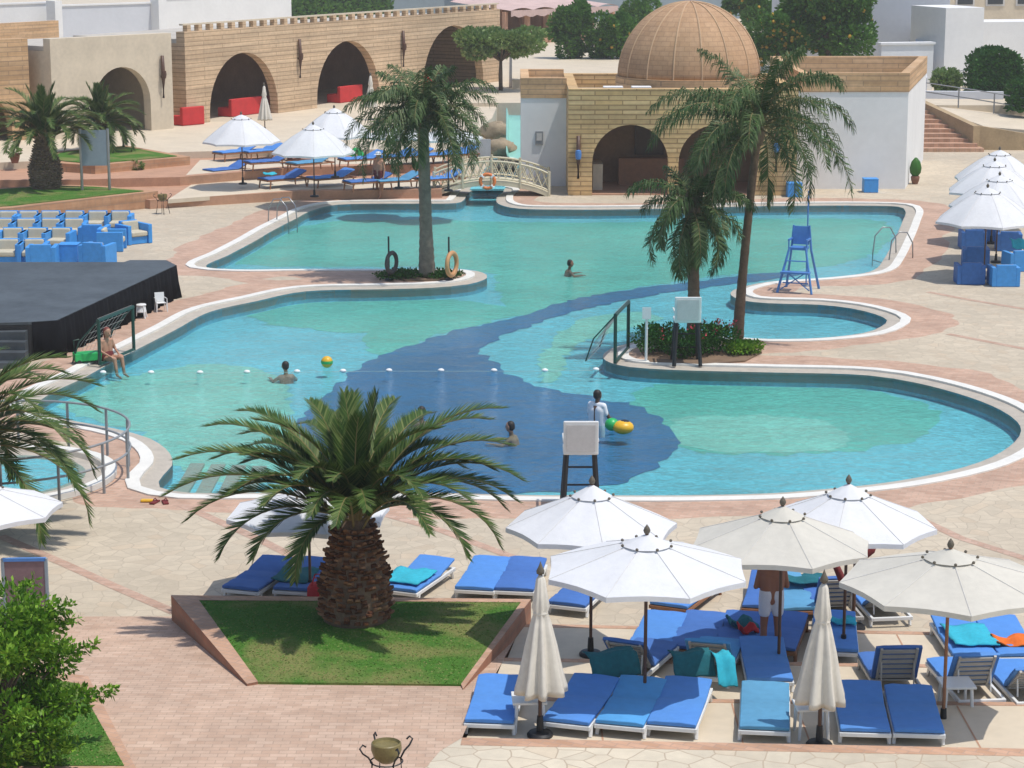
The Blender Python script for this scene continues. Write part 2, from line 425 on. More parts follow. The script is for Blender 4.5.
# ------------------------------------------------------------------ pool
def catmull(pts, step=.45, closed=True):
    out=[]; n=len(pts)
    for i in range(n):
        p0,p1,p2,p3=[pts[(i+k-1)%n] for k in range(4)]
        L=(p2-p1).length; k=max(2,int(L/step))
        # centripetal-ish: reduce overshoot on uneven spacing
        d01=max((p1-p0).length,1e-3)**.5; d12=max(L,1e-3)**.5; d23=max((p3-p2).length,1e-3)**.5
        t0=0;t1=d01;t2=t1+d12;t3=t2+d23
        for j in range(k):
            t=t1+(t2-t1)*j/k
            A1=(p0*(t1-t)+p1*(t-t0))/(t1-t0);A2=(p1*(t2-t)+p2*(t-t1))/(t2-t1);A3=(p2*(t3-t)+p3*(t-t2))/(t3-t2)
            B1=(A1*(t2-t)+A2*(t-t0))/(t2-t0);B2=(A2*(t3-t)+A3*(t-t1))/(t3-t1)
            out.append((B1*(t2-t)+B2*(t-t1))/(t2-t1))
    return out
WZ=-.10
poolpx=[(207,269),(230,256),(256,242),(271,233),(296,220),(313,211.5),(338,206),(381,205),(416,205),(456,204.5),(463,202),(467,196.5),(473,191.5),
 (488,189.5),(503,191.5),(497,198),(500,206),(519,210),(570,211),(640,210.5),(700,209),(768,207.5),(860,207),(898,208),(905,212),(902,224),(893,244),(883,262),(875,271),(863,275),
 (818,280),(768,283.5),(747,287.5),(733,292),(731,297),(744,302.5),(768,305),(818,306.5),(850,310),(875,316),(887,322),(880,329),(863,335),(818,340),
 (768,341),(735,339),(690,338),(650,341),(622,347),(607,353),(603,360),(611,365),(629,369),(674,372),(768,374.5),(868,377.5),(916,385),(968,399),(1000,412),(1017,424),(1021,433),
 (1015,444),(993,459),(963,470),(918,480),(873,487),(805,493.5),(768,496),(680,498),(600,498),(512,497.5),(441,495.5),(350,495.5),(256,495.5),(190,495.5),(160,490),(163,478),(172,468),(170,456),(150,441),
 (115,431),(78,424),(50,417),(38,407),(50,396),(82,381),(100,371),(136,352),(175,332),(212,313),(256,303),(306,293),(381,291),(431,289.5),(468,286),(487,279.5),(482,274),
 (466,271.5),(381,271),(300,271),(240,271.5)]
ctrl=[P(x,y,WZ).to_2d() for x,y in poolpx]
loop=catmull(ctrl)
area=sum(loop[i].x*loop[(i+1)%len(loop)].y-loop[(i+1)%len(loop)].x*loop[i].y for i in range(len(loop)))
if area<0: loop=loop[::-1]
N=len(loop)
LP=np.array([(p.x,p.y) for p in loop])
def sdist(Q):
    """signed distance to the water's edge, positive outside"""
    Q=np.asarray(Q,float); D=np.full(len(Q),1e9); C=np.zeros(len(Q),bool)
    for i in range(N):
        a=LP[i]; b=LP[(i+1)%N]; ab=b-a
        t=np.clip(((Q-a)@ab)/max(ab@ab,1e-9),0,1)
        d=np.hypot(*(Q-(a+t[:,None]*ab)).T); D=np.minimum(D,d)
        cond=(a[1]>Q[:,1])!=(b[1]>Q[:,1])
        if cond.any():
            with np.errstate(divide='ignore',invalid='ignore'):
                xi=(b[0]-a[0])*(Q[:,1]-a[1])/(b[1]-a[1])+a[0]
            C^=cond&(Q[:,0]<xi)
    return np.where(C,-D,D)
nrm=[]
for i in range(N):
    t=(loop[(i+2)%N]-loop[(i-2)%N]).normalized(); nrm.append(Vector((t.y,-t.x)))
def off(d): return [loop[i]+nrm[i]*d for i in range(N)]
def clean_off(d):
    o=off(d); sd=sdist([(p.x,p.y) for p in o])
    # where the offset folds over itself pull the point back to the true distance
    return o
LED,COP=.38,.66
def ring(name, prof, material):
    """prof: list of (offset, z)"""
    mb=MB(); k=len(prof)
    for d,z in prof: mb.v += [(p.x,p.y,z) for p in off(d)]
    for a in range(k-1):
        for i in range(N):
            j=(i+1)%N; mb.f.append((a*N+i,(a+1)*N+i,(a+1)*N+j,a*N+j))
    return struct(mb.build(name,material))
ring('pool_wall',[(0,-1.0),(0,-.05)],M['wallt'])
ring('pool_gutter',[(0,-.3),(0,-.045),(.06,-.035),(LED,-.02),(LED,-.2)],M['ledge'])
ring('pool_coping',[(LED+.001,-.1),(LED+.001,.03),(COP-.02,.034),(COP,.03),(COP,-.1)],M['coping'])
def fill(name, d, z, material):
    o=off(d); tri=delaunay_2d_cdt([Vector((p.x,p.y)) for p in o],[(i,(i+1)%len(o)) for i in range(len(o))],[],1,1e-5)
    mb=MB(); mb.v=[(p.x,p.y,z) for p in tri[0]]
    mb.f=[tuple(f) for f in tri[2]]
    for i,f in enumerate(mb.f):
        a,b,c=[Vector(mb.v[k]) for k in f[:3]]
        if (b-a).cross(c-a).z<0: mb.f[i]=f[::-1]
    return struct(mb.build(name,material))
FZ=-.40
fill('pool_floor',.002,FZ,M['aqua'])
fill('pool_water',.001,WZ,M['water'])
def jag(px, z, amp=.18, step=.3, smooth=True):
    pts=[P(x,y,FZ).to_2d() for x,y in px]
    c=catmull(pts,step) if smooth else pts
    o=[Vector((p.x+random.uniform(-amp,amp),p.y+random.uniform(-amp,amp))) for p in c]
    # keep inside the basin
    sd=sdist([(p.x,p.y) for p in o]); res=[]
    for p,s in zip(o,sd):
        if s>-.05:
            q=np.array([p.x,p.y]); i=int(np.argmin(np.hypot(*(LP-q).T))); p=loop[i]-nrm[i]*.06
        res.append(p)
    return res
def cdt_sheet(name, poly, z, material):
    tri=delaunay_2d_cdt([Vector((p.x,p.y)) for p in poly],[(i,(i+1)%len(poly)) for i in range(len(poly))],[],1,1e-4)
    mb=MB(); mb.v=[(p.x,p.y,z) for p in tri[0]]
    for f in tri[2]:
        a,b,c=[Vector(mb.v[k]) for k in f[:3]]
        mb.f.append(tuple(f) if (b-a).cross(c-a).z>0 else tuple(f)[::-1])
    return struct(mb.build(name,material))
cdt_sheet('pool_mosaic_green',jag([(225,262),(275,236),(330,222),(420,220),(520,222),(640,222),(760,219),(870,220),(890,226),(870,256),(800,270),(720,276),(660,284),(587,299),(512,316),(500,290),(492,274),(460,268),(380,267),(300,267)],0),FZ+.004,M['sea'])
cdt_sheet('pool_mosaic_green',jag([(250,312),(300,304),(380,300),(440,300),(490,304),(515,316),(470,326),(420,342),(386,356),(366,350),(362,334),(320,330),(270,324)],0),FZ+.0065,M['sea'])
cdt_sheet('pool_mosaic_green',jag([(640,388),(700,383),(780,383),(860,388),(915,402),(940,415),(930,430),(900,443),(850,452),(760,455),(700,453),(676,442),(660,425),(632,406)],0),FZ+.004,M['sea'])
cdt_sheet('pool_mosaic_pale',jag([(672,420),(730,416),(800,418),(846,432),(850,446),(800,452),(720,452),(684,444)],0),FZ+.008,M['seal'])
cdt_sheet('pool_mosaic_pale',jag([(590,318),(640,312),(660,320),(600,336),(570,352),(566,372),(552,384),(538,378),(545,350),(562,332)],0),FZ+.008,M['seal'])
cdt_sheet('pool_mosaic_blue',jag([(512,318),(456,331),(406,347),(381,357),(356,370),(325,395),(300,425),(300,455),(330,480),(380,492),(460,494),(560,492),(612,484),(650,470),(676,450),(680,436),(662,420),(634,406),(575,394),(532,384),(508,374),(493,360),(480,352),(492,344),(515,331),
   (587,309),(662,294),(712,287),(768,280),(800,274),(768,273),(712,280),(662,286),(587,297)],0,.13,.3),FZ+.012,M['navyt'])
cdt_sheet('pool_mosaic_pale',jag([(60,405),(120,380),(200,365),(270,372),(290,400),(285,440),(300,470),(250,485),(180,470),(140,432),(90,418)],0),FZ+.004,M['seal'])

# submerged steps at the left corner
for k in range(5):
    a=P(180+k*22,492,-.3); 
    struct(bx('pool_step',(a.x,a.y+1.0,-.58-.02*k),(.3,3.0,.5),M['ledge']))
# ------------------------------------------------------------------ ground and deck
struct(MB().sheet([(-260,-60),(260,-60),(260,440),(-260,440)],-1.6).build('ground',M['ground']))
def deck():
    o=off(COP); pts=[Vector((p.x,p.y)) for p in o]; edges=[(i,(i+1)%N) for i in range(N)]
    x0,x1,y0,y1=-36,36,12,112
    s=.8; g=[]
    xs=np.arange(x0,x1+.01,s); ys=np.arange(y0,y1+.01,s)
    for x in xs:
        for y in ys: g.append((x,y))
    sd=sdist(g)
    for (x,y),d in zip(g,sd):
        if d>COP+.25 and (d<6 or (round(x/s)%3==0 and round((y-y0)/s)%3==0) or x<=x0 or x>=xs[-1]-.01 or y<=y0 or y>=ys[-1]-.01): pts.append(Vector((x,y)))
    r=delaunay_2d_cdt(pts,edges,[],0,1e-4)
    V=[(p.x,p.y) for p in r[0]]; vd=sdist(V)
    cen=[(sum(V[k][0] for k in f)/len(f),sum(V[k][1] for k in f)/len(f)) for f in r[2]]
    cdv=sdist(cen)
    mb=MB(); mb.v=[(x,y,0) for x,y in V]
    for f,c in zip(r[2],cdv):
        if c<COP-.01: continue
        a,b,cc=[Vector(mb.v[k]) for k in f[:3]]
        mb.f.append(tuple(f) if (b-a).cross(cc-a).z>0 else tuple(f)[::-1])
    m,nt,b,cc,v=crazy('deck_paving',(.54,.46,.345),3.3,(.41,.345,.26),.03,.09)
    at=nt.nodes.new('ShaderNodeAttribute'); at.attribute_name='pool_distance'
    br=bricknode(nt,coords(nt,rot=(0,0,.3)),(.46,.285,.20),(.54,.36,.265),(.41,.30,.22),.24,.12,.009)
    f=noise(nt,v,.8,5); bc=mulv(nt,br.outputs[0],mrange(nt,f,.3,.7,.84,1.1)); f4=noise(nt,v,3.5,4); bc=mulv(nt,bc,mrange(nt,f4,.3,.7,.9,1.08))
    n=noise(nt,v,.25,2)
    ad=nt.nodes.new('ShaderNodeMath'); lnk(nt,at.outputs['Fac'],ad.inputs[0]); lnk(nt,mrange(nt,n,.35,.65,-.35,.35),ad.inputs[1])
    fin=mixc(nt,mrange(nt,ad.outputs[0],1.78,1.80,0,1),bc,cc)
    lnk(nt,fin,b.inputs['Base Color'])
    ob=mb.build('pool_deck',m); struct(ob)
    a=ob.data.attributes.new('pool_distance','FLOAT','POINT'); a.data.foreach_set('value',vd.astype(np.float32))
deck()
def strip(name, pxs, w_, z, material, zz=.004):
    pts=[P(x,y,z).to_2d() for x,y in pxs]; L=[];Rr=[]
    for i,p in enumerate(pts):
        d=(pts[min(i+1,len(pts)-1)]-pts[max(i-1,0)]).normalized(); n=Vector((d.y,-d.x))*w_/2
        L.append(p+n); Rr.append(p-n)
    mb=MB(); k=len(pts)
    mb.add([(q.x,q.y,z+zz) for q in L+Rr],[(i,i+1,k+i+1,k+i) if False else (i,k+i,k+i+1,i+1) for i in range(k-1)])
    o=mb.build(name,material)
    if o.data.polygons[0].normal.z<0: o.data.flip_normals()
    return struct(o)
for l in ([(0,536),(60,562),(120,589),(176,613)],[(182,505),(260,540),(300,560)],[(928,292),(970,300),(1030,310)],
          [(560,512),(640,540),(700,560)],[(905,512),(960,538),(1030,560)],[(948,334),(1030,350)],[(350,505),(440,530),(520,560)]):
    strip('paving_joint',l,.22,0,M['pinkbrick'])

# front: levels step down towards the pool
def rampz(x,y): return max(0.0,min(.56,.56*(33.7-y)/6.0))
def flr(x,y): return .0
LN=[ # (z upper slab, left px, right px)  lines on the photo: level edges
 (.56,(462,738),(1024,749)),(.42,(484,697),(1024,702.5)),(.28,(504,658),(1024,666)),(.14,(521,624),(1024,634))]
E=[]
for z,a,b in LN:
    A=P(*a,z); B=P(*b,z); d=(B-A)/(B.x-A.x); E.append((A,A+d*(16-A.x)))
def slab(name, near, far, z, material):
    mb=MB().prism([near[0],near[1],far[1],far[0]],-.3,z); return struct(mb.build(name,material))
fr=[P(412,768,.56),P(412,768,.56)]
nearL=(Vector((-3.55,14,.56)),Vector((16,14,.56)))
cutL=E[0][0]
struct(MB().prism([(-1.9,14),(16,14),tuple(E[0][1][:2]),tuple(E[0][0][:2]),tuple(P(412,768,.56)[:2])],-.3,.562).build('front_paving',M['crazy_front']))
slab('bed_terrace',E[0],E[1],.42,M['tile']); slab('bed_terrace',E[1],E[2],.28,M['tile']); slab('bed_terrace',E[2],E[3],.14,M['tile'])
for (A,B),z,wd in zip(E,(.56,.42,.28,.14),(.26,.14,.14,.14)):
    d=(B-A).normalized(); n=Vector((d.y,-d.x,0))
    a=A+n*wd; b=B+n*wd
    o=MB().prism([A[:2],B[:2],b[:2],a[:2]],z-.1,z+.006).build('terrace_edge',M['edgebrick']); struct(o)
for px,k in ((600,0),(735,0),(962,0),(650,1),(873,1),(700,2),(905,2),(800,0)):
    z=(.42,.28,.14)[k]; y=(715,682,650)[k]
    a=P(px,y,z); x=a.x
    def ly(e): A,B=e; return A.y+(B.y-A.y)*(x-A.x)/(B.x-A.x)
    struct(MB().sheet([(x-.012,ly(E[k])+.01),(x+.012,ly(E[k])+.01),(x+.012,ly(E[k+1])-.16),(x-.012,ly(E[k+1])-.16)],z+.004).build('tile_joint',M['terra']))
# brick ramp and plateau
lb=[E[3][0],E[2][0],E[1][0],E[0][0]]
ys=[33.7]+[p.y for p in lb if p.y<33.7]+[27.7]
xr=lambda y: np.interp(-y,[-33.75,-lb[0].y,-lb[1].y,-lb[2].y,-lb[3].y,-P(412,768,.56).y,-14],[P(530,614,0).x,lb[0].x,lb[1].x,lb[2].x,lb[3].x,P(412,768,.56).x,-1.9])
yy=sorted(set([33.72,27.7,26.5,25.2,14]+[p.y for p in lb]),reverse=True)
mb=MB()
for a,b in zip(yy[:-1],yy[1:]):
    xs_=[-22,-12,-6,-4]
    for i in range(4):
        xa0=xs_[i] if i<4 else 0; 
        l0=xs_[i]; r0=xs_[i+1] if i<3 else None
        ra=float(xr(a)) if r0 is None else r0; rb=float(xr(b)) if r0 is None else r0
        za=rampz(0,a)+.004; zb=rampz(0,b)+.004
        mb.add([(l0,a,za),(l0,b,zb),(rb,b,zb),(ra,a,za)],[(0,1,2,3)])
struct(mb.build('brick_ramp',M['rampbrick']))
# lawn in its brick planter
GZ=.43
oc=[P(171,596,GZ),P(531,600,GZ),P(463,690,GZ),P(247,685,GZ)]; ic=[P(199,601,GZ),P(521,603,GZ),P(461,685,GZ),P(258,682.5,GZ)]
mb=MB()
pl=thing('brick_planter','low brick edged planter around the lawn under the front date palm','planter',tuple(P(350,640,0)))
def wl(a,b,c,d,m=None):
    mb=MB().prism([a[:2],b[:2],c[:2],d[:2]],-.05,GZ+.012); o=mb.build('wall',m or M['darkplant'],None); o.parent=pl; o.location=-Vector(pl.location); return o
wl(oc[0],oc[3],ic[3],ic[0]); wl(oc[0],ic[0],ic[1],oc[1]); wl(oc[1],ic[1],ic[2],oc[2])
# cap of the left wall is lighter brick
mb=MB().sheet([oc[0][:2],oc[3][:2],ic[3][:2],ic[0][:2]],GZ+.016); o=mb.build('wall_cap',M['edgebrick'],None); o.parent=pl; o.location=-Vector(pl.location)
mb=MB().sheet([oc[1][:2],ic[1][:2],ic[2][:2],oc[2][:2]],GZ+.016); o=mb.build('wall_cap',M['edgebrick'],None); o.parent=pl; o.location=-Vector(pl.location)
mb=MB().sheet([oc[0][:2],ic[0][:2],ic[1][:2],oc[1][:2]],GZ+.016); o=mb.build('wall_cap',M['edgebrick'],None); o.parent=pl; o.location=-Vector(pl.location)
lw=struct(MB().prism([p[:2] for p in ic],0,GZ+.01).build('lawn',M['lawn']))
def inside(p,poly):
    c=False;n=len(poly)
    for i in range(n):
        a=poly[i];b=poly[(i+1)%n]
        if (a[1]>p[1])!=(b[1]>p[1]) and p[0]<(b[0]-a[0])*(p[1]-a[1])/(b[1]-a[1])+a[0]: c=not c
    return c
def grass(poly,z,n,label):
    rnd=random.Random(3); xs=[p[0] for p in poly];ys=[p[1] for p in poly]; mb=MB(); k=0
    while k<n:
        x=rnd.uniform(min(xs),max(xs));y=rnd.uniform(min(ys),max(ys))
        if not inside((x,y),poly): continue
        k+=1; a=rnd.uniform(0,2*PI); h=rnd.uniform(.006,.018); w=.012
        c,s=math.cos(a)*w,math.sin(a)*w; lx,ly_=rnd.uniform(-.03,.03),rnd.uniform(-.03,.03)
        mb.add([(x-c,y-s,z),(x+c,y+s,z),(x+lx,y+ly_,z+h)],[(0,1,2)])
    o=mb.build('grass',M['grassb']); tag(o,label,'grass',kind='stuff')
M['grassb']=leafmat('grass_blades',[(.075,.18,.025),(.10,.21,.035),(.14,.23,.05),(.24,.22,.09)],.8)
grass([tuple(p[:2]) for p in ic],GZ+.01,9000,'short mown grass growing around the front date palm')
# lower left planter
q=[P(x,y,.60) for x,y in ((-40,660),(88,676),(138,772),(-60,790))]
q2=[P(x,y,.60) for x,y in ((-40,668),(78,684),(124,766),(-60,766))]
pp=thing('brick_planter','brick edged planter in the lower left corner under the bright green bush','planter',tuple(P(40,740,.56)))
o=MB().prism([p[:2] for p in q],.2,.60).build('wall',M['edgebrick']); o.parent=pp; o.location=-Vector(pp.location)
struct(MB().prism([p[:2] for p in q2],.3,.612).build('lawn',M['lawn']))
grass([tuple(p[:2]) for p in q2],.612,7000,'patchy grass in the lower left planter')

# ------------------------------------------------------------------ palms
def frond(rib, lea, L, az, e0, droop, rnd, base=(0,0,0), nl=40, lmax=.42, lw_=.022, vee=.5, hang=0.0, start=.16, ribr=.018, plume=0, fwd=.75):
    b=Vector(base); pts=[b]; K=12; e=e0; p=b.copy(); tw=rnd.uniform(-.25,.25)
    for i in range(K):
        t=(i+.5)/K
        e=e0-droop*(t**1.35)
        a=az+tw*t*t
        p=p+Vector((math.cos(a)*math.cos(e),math.sin(a)*math.cos(e),math.sin(e)))*(L/K); pts.append(p.copy())
    rib.tube(pts,[ribr*(1-.8*i/K) for i in range(K+1)],4)
    for i in range(nl):
        t=start+(1-start)*(i+.5)/nl; x=t*K; k=min(int(x),K-1); f=x-k
        c=pts[k].lerp(pts[k+1],f); d=(pts[k+1]-pts[k]).normalized()
        side=d.cross(Vector((0,0,1)))
        if side.length<.05: side=Vector((-math.sin(az),math.cos(az),0))
        side.normalize(); up=side.cross(d).normalized()
        s=(t-start)/(1-start)
        ll=lmax*(.45+.75*math.sin(PI*min(1,s*.8+.12)))*rnd.uniform(.85,1.12)*(1 if s<.9 else .75)
        for sg in(-1,1):
            v=vee+rnd.uniform(-.12,.12)+ (rnd.uniform(-plume,plume) if plume else 0)
            dr=(d*(fwd+.5*s)+side*sg*(1.0-.25*s)+up*v).normalized()
            q=c+dr*ll*.5
            tip=q+(dr*(1-hang)+Vector((0,0,-1))*hang).normalized()*ll*.55
            if hang: q=q+Vector((0,0,-1))*hang*ll*.1
            wv=d*lw_*.5 if hang<.5 else (d*.7+side*.3).normalized()*lw_*.5
            lea.add([c-wv*.7,c+wv*.7,q+wv,tip,q-wv],[(0,1,2,4),(4,2,3)])
def date_palm(label, loc, th, tr, L, n, seed, nl=48, lw_=.026, lmax=.40, stud='stud', group=None, bulge=1.0, emin=-.25, trunkname='trunk', plan=None):
    rnd=random.Random(seed); r=thing('date_palm',label,'palm tree',loc,0,group)
    prof=[(tr*.98,-.1),(tr*1.02,.1),(tr*1.0*bulge,th*.35),(tr*.80,th*.72),(tr*.58,th),(tr*.35,th+.22),(.03,th+.3)]
    tk=MB().lathe(prof,n=20).build('trunk',M['trunkb'],r,smooth=True)
    sb=MB(); rows=int(th/.085); per=int(2*PI*tr/.14)
    for i in range(rows+1):
        z=.05+i*(th/rows); z00=z
        for j in range(per):
            z=z00; rr=np.interp(z,[p[1] for p in prof],[p[0] for p in prof])
            a=2*PI*(j+.5*(i%2))/per+rnd.uniform(-.12,.12); l=rnd.uniform(.05,.16); z=z+rnd.uniform(-.02,.02)
            c=Vector((math.cos(a),math.sin(a),0)); t=Vector((-c.y,c.x,0))
            b=c*(rr-.03)+Vector((0,0,z)); w=.055*tr/.45
            tip=c*(rr+l*.7)+Vector((0,0,z+l*.8))
            sb.add([b-t*w,b+t*w,b+Vector((0,0,.075))+t*w*.8,b+Vector((0,0,.075))-t*w*.8,tip-t*w*.6-Vector((0,0,.03)),tip+t*w*.6-Vector((0,0,.03)),tip+t*w*.4,tip-t*w*.4],
                   [(0,1,5,4),(1,2,6,5),(2,3,7,6),(3,0,4,7),(4,5,6,7)])
    sb.build('frond_stubs',M[stud],tk)
    rib=MB(); lea=MB()
    for a_,e_,d_,l_ in (plan or []):
        frond(rib,lea,l_,R(a_),R(e_),R(d_),rnd,(math.cos(R(a_))*tr*.3,math.sin(R(a_))*tr*.3,th+.25),nl,lmax,lw_,.30,.0,.13,.02,0,.95)
    for i in range(n):
        u=i/n; az=i*2.39996+rnd.uniform(-.2,.2)
        e0=R(86)-(R(86)-emin)*u**.9+rnd.uniform(-.08,.08)
        dp=R(52)+R(52)*u**.5+rnd.uniform(-.15,.25) if u>.12 else R(18)
        base=(math.cos(az)*tr*.5*u,math.sin(az)*tr*.5*u,th+.3-.2*u)
        frond(rib,lea,L*(rnd.uniform(.88,1.06) if u>.15 else rnd.uniform(.62,.85)),az,e0,dp,rnd,base,nl,lmax,lw_,.30,.0,.14,.02,0,.95)
    cr=lea.build('crown',M['frond'],r); rib.build('frond_ribs',M['frondt'],cr)
    return r
def queen_palm(label, loc, top, tr, L, n, seed, nl=60, lmax=.55, lw_=.03, flare=1.25, emin=-.5, mat_t='trunk', hang=.75):
    rnd=random.Random(seed); r=thing('feather_palm',label,'palm tree',loc)
    top=Vector(top); K=40; pts=[]; rad=[]
    for i in range(K+1):
        t=i/K; p=Vector((top.x*t**1.3,top.y*t,top.z*t)); pts.append(p); rad.append(tr*(flare-(flare-1)*min(1,t*3))*(1-.22*t)*(1.035 if i%2 else .975)*rnd.uniform(.98,1.02))
    tk=MB().tube(pts,rad,14).build('trunk',M[mat_t],r,smooth=True)
    sh=MB()
    for i in range(16):
        a=i*2.4; z=-.15+.03*i; c=Vector((math.cos(a),math.sin(a),0))
        p0=top+c*tr*.5+Vector((0,0,z-.2)); p1=top+c*(tr*1.0)+Vector((0,0,z+.35)); sh.tube([p0,(p0+p1)/2+c*.03,p1],[.07,.06,.03],5)
    sh.build('leaf_sheaths',M['studg'],tk)
    rib=MB();lea=MB()
    for i in range(n):
        u=i/n; az=i*2.39996+rnd.uniform(-.25,.25); e0=R(80)-(R(80)-emin)*u+rnd.uniform(-.1,.1)
        dp=R(95)+R(25)*rnd.random() if u>.1 else R(55)
        frond(rib,lea,L*rnd.uniform(.85,1.1)*(1 if u>.12 else .8),az,e0,dp,rnd,tuple(top+Vector((0,0,.1))),nl,lmax,lw_,.15,hang,.14,.022,.7,.45)
    cr=lea.build('crown',M['frondq'],r); rib.build('frond_ribs',M['frondt'],cr)
    return r
b=P(356,619,GZ); date_palm('date palm with thick studded trunk on the lawn in front of the pool',tuple(b),1.36,.50,2.2,20,13,nl=112,lw_=.034,lmax=.30,emin=.80,plan=[
 (178,38,72,2.95),(186,34,80,2.6),(200,30,100,2.3),(172,48,70,2.9),(238,24,112,1.8),(215,30,100,1.9),(160,60,78,2.9),(166,56,85,2.5),(150,66,80,2.8),(140,58,80,2.6),
 (120,74,70,2.3),(95,78,62,2.2),(70,74,70,2.3),(100,86,28,1.9),(40,88,16,1.9),(200,70,80,2.1),(20,66,72,2.9),(10,58,78,2.7),(2,50,86,2.75),(-4,44,88,2.6),(8,42,98,2.5),(-12,36,108,2.5),(-28,36,112,2.2),(-2,60,95,2.4),(35,62,78,2.8),
 (-50,58,100,1.8),(-80,66,105,1.7),(-110,64,110,1.7),(-95,78,95,1.7),(-140,60,100,1.9),(60,55,70,2.8),(110,50,70,2.8),(135,45,70,2.7),(-65,80,80,1.6)])
b=P(-38,535,0); date_palm('date palm reaching in over the railing at the left edge of the photo',tuple(b),1.55,.36,2.9,56,5,nl=84,lw_=.042,lmax=.34,emin=.1)
b=P(46,188,.65); date_palm('small stout date palm in the raised grass bed at far left',tuple(b),1.75,.54,2.5,50,21,nl=50,lw_=.055,lmax=.34,stud='studg',bulge=1.15,emin=.55)
b=P(101,152,1.0); date_palm('shorter date palm behind the grey panel sign',tuple(b),1.0,.32,2.1,50,22,nl=46,lw_=.055,lmax=.34,emin=.1)
b=P(427,276,.06); queen_palm('tall grey trunked feather palm on the spit in the middle of the pool',tuple(b),(-.1,.1,4.7),.215,2.75,44,31,nl=74,lmax=.46,lw_=.04,emin=-.12,hang=.6)
b=P(738,338,.08); queen_palm('tallest feather palm with leaning trunk on the pool island',tuple(b),(.4,0,5.45),.125,3.2,34,43,nl=80,lmax=.48,lw_=.036,emin=-.3,mat_t='trunkb')
b=P(694,344,.08); queen_palm('shorter drooping feather palm on the island behind the white guard chair',tuple(b),(-.1,0,3.4),.17,1.9,27,42,nl=72,lmax=.42,lw_=.038,mat_t='trunkb',emin=-1.1)

# ------------------------------------------------------------------ leafy plants
def leafball(lea, c, r, n, size, rnd, sc=(1,1,.8), shell=.55):
    for i in range(n):
        while True:
            v=Vector((rnd.gauss(0,1),rnd.gauss(0,1),rnd.gauss(0,1)))
            if v.length>.1: break
        v.normalize(); q=rnd.uniform(shell,1.05)**.6
        p=Vector(c)+Vector((v.x*sc[0],v.y*sc[1],v.z*sc[2]))*r*q
        d=(v+Vector((rnd.uniform(-.8,.8),rnd.uniform(-.8,.8),rnd.uniform(-.5,.9)))).normalized()
        u=d.cross(Vector((rnd.random(),rnd.random(),rnd.random()))).normalized()
        s=size*rnd.uniform(.7,1.3)
        lea.add([p,p+d*s*.5+u*s*.28,p+d*s,p+d*s*.5-u*s*.28],[(0,1,2,3)])
def tree(name,label,cat,loc,trunk_h,cr,blobs,nleaf,size,material,seed,trunk_r=.1,sc=(1,1,.8),fruit=0,group=None,limbs=True,spread=.6):
    rnd=random.Random(seed); r=thing(name,label,cat,loc,0,group)
    lea=MB(); tb=MB(); cz=trunk_h+cr*sc[2]*.75
    tb.tube([(0,0,-.1),(rnd.uniform(-.05,.05),0,trunk_h*.5),(0,0,trunk_h)],[trunk_r*1.2,trunk_r,trunk_r*.8],8)
    fr=MB()
    for i in range(blobs):
        a=i*2.4+rnd.random(); q=(i+.5)/blobs
        rr=cr*spread*math.sqrt(rnd.uniform(.15,1)); z=cz+(rnd.uniform(-.75,.75))*cr*sc[2]*.8
        c=(math.cos(a)*rr,math.sin(a)*rr,z); br=cr*rnd.uniform(.28,.5)
        if limbs: tb.tube([(0,0,trunk_h*.85),(c[0]*.5,c[1]*.5,(trunk_h+z)/2),c],[trunk_r*.6,trunk_r*.4,trunk_r*.15],5)
        leafball(lea,c,br,int(nleaf/blobs),size,rnd,sc)
        for k in range(fruit):
            v=Vector((rnd.gauss(0,1),rnd.gauss(0,1)-.8,rnd.gauss(0,1))).normalized(); fr.sphere(Vector(c)+v*br*.95,.11,6,4)
    tb.build('trunk',M['bark'],r,smooth=True); cr_=lea.build('crown',M[material],r)
    if fruit: tag(fr.build('fruit',M['orange'],r),kind='stuff')
    return r
b=P(18,752,.6); 
def bush():
    rnd=random.Random(77); r=thing('leafy_bush','bright green leafy bush filling the lower left corner','bush',(b.x-.35,b.y-.1,.6))
    lea=MB(); tb=MB()
    for i in range(60):
        a=rnd.uniform(0,2*PI); z=rnd.uniform(.15,1.85); mx=1.25*math.sqrt(max(.05,1-((z-.9)/1.15)**2)); rr=mx*math.sqrt(rnd.uniform(.1,1))
        c=Vector((math.cos(a)*rr,math.sin(a)*rr*.8,z)); leafball(lea,c,rnd.uniform(.2,.34),330,.085,rnd,(1,1,.9),.3)
        tb.tube([(0,0,0),c*.5+Vector((0,0,.1)),c],[.03,.02,.008],5)
        if rr>mx*.7:
            d=Vector((c.x,c.y,.25)).normalized()
            for k in range(14): leafball(lea,c+d*(.2+.022*k),.07,7,.08,rnd,(1,1,1),.2)
    tb.build('stem',M['bark'],r); lea.build('foliage',M['ficus'],r)
bush()
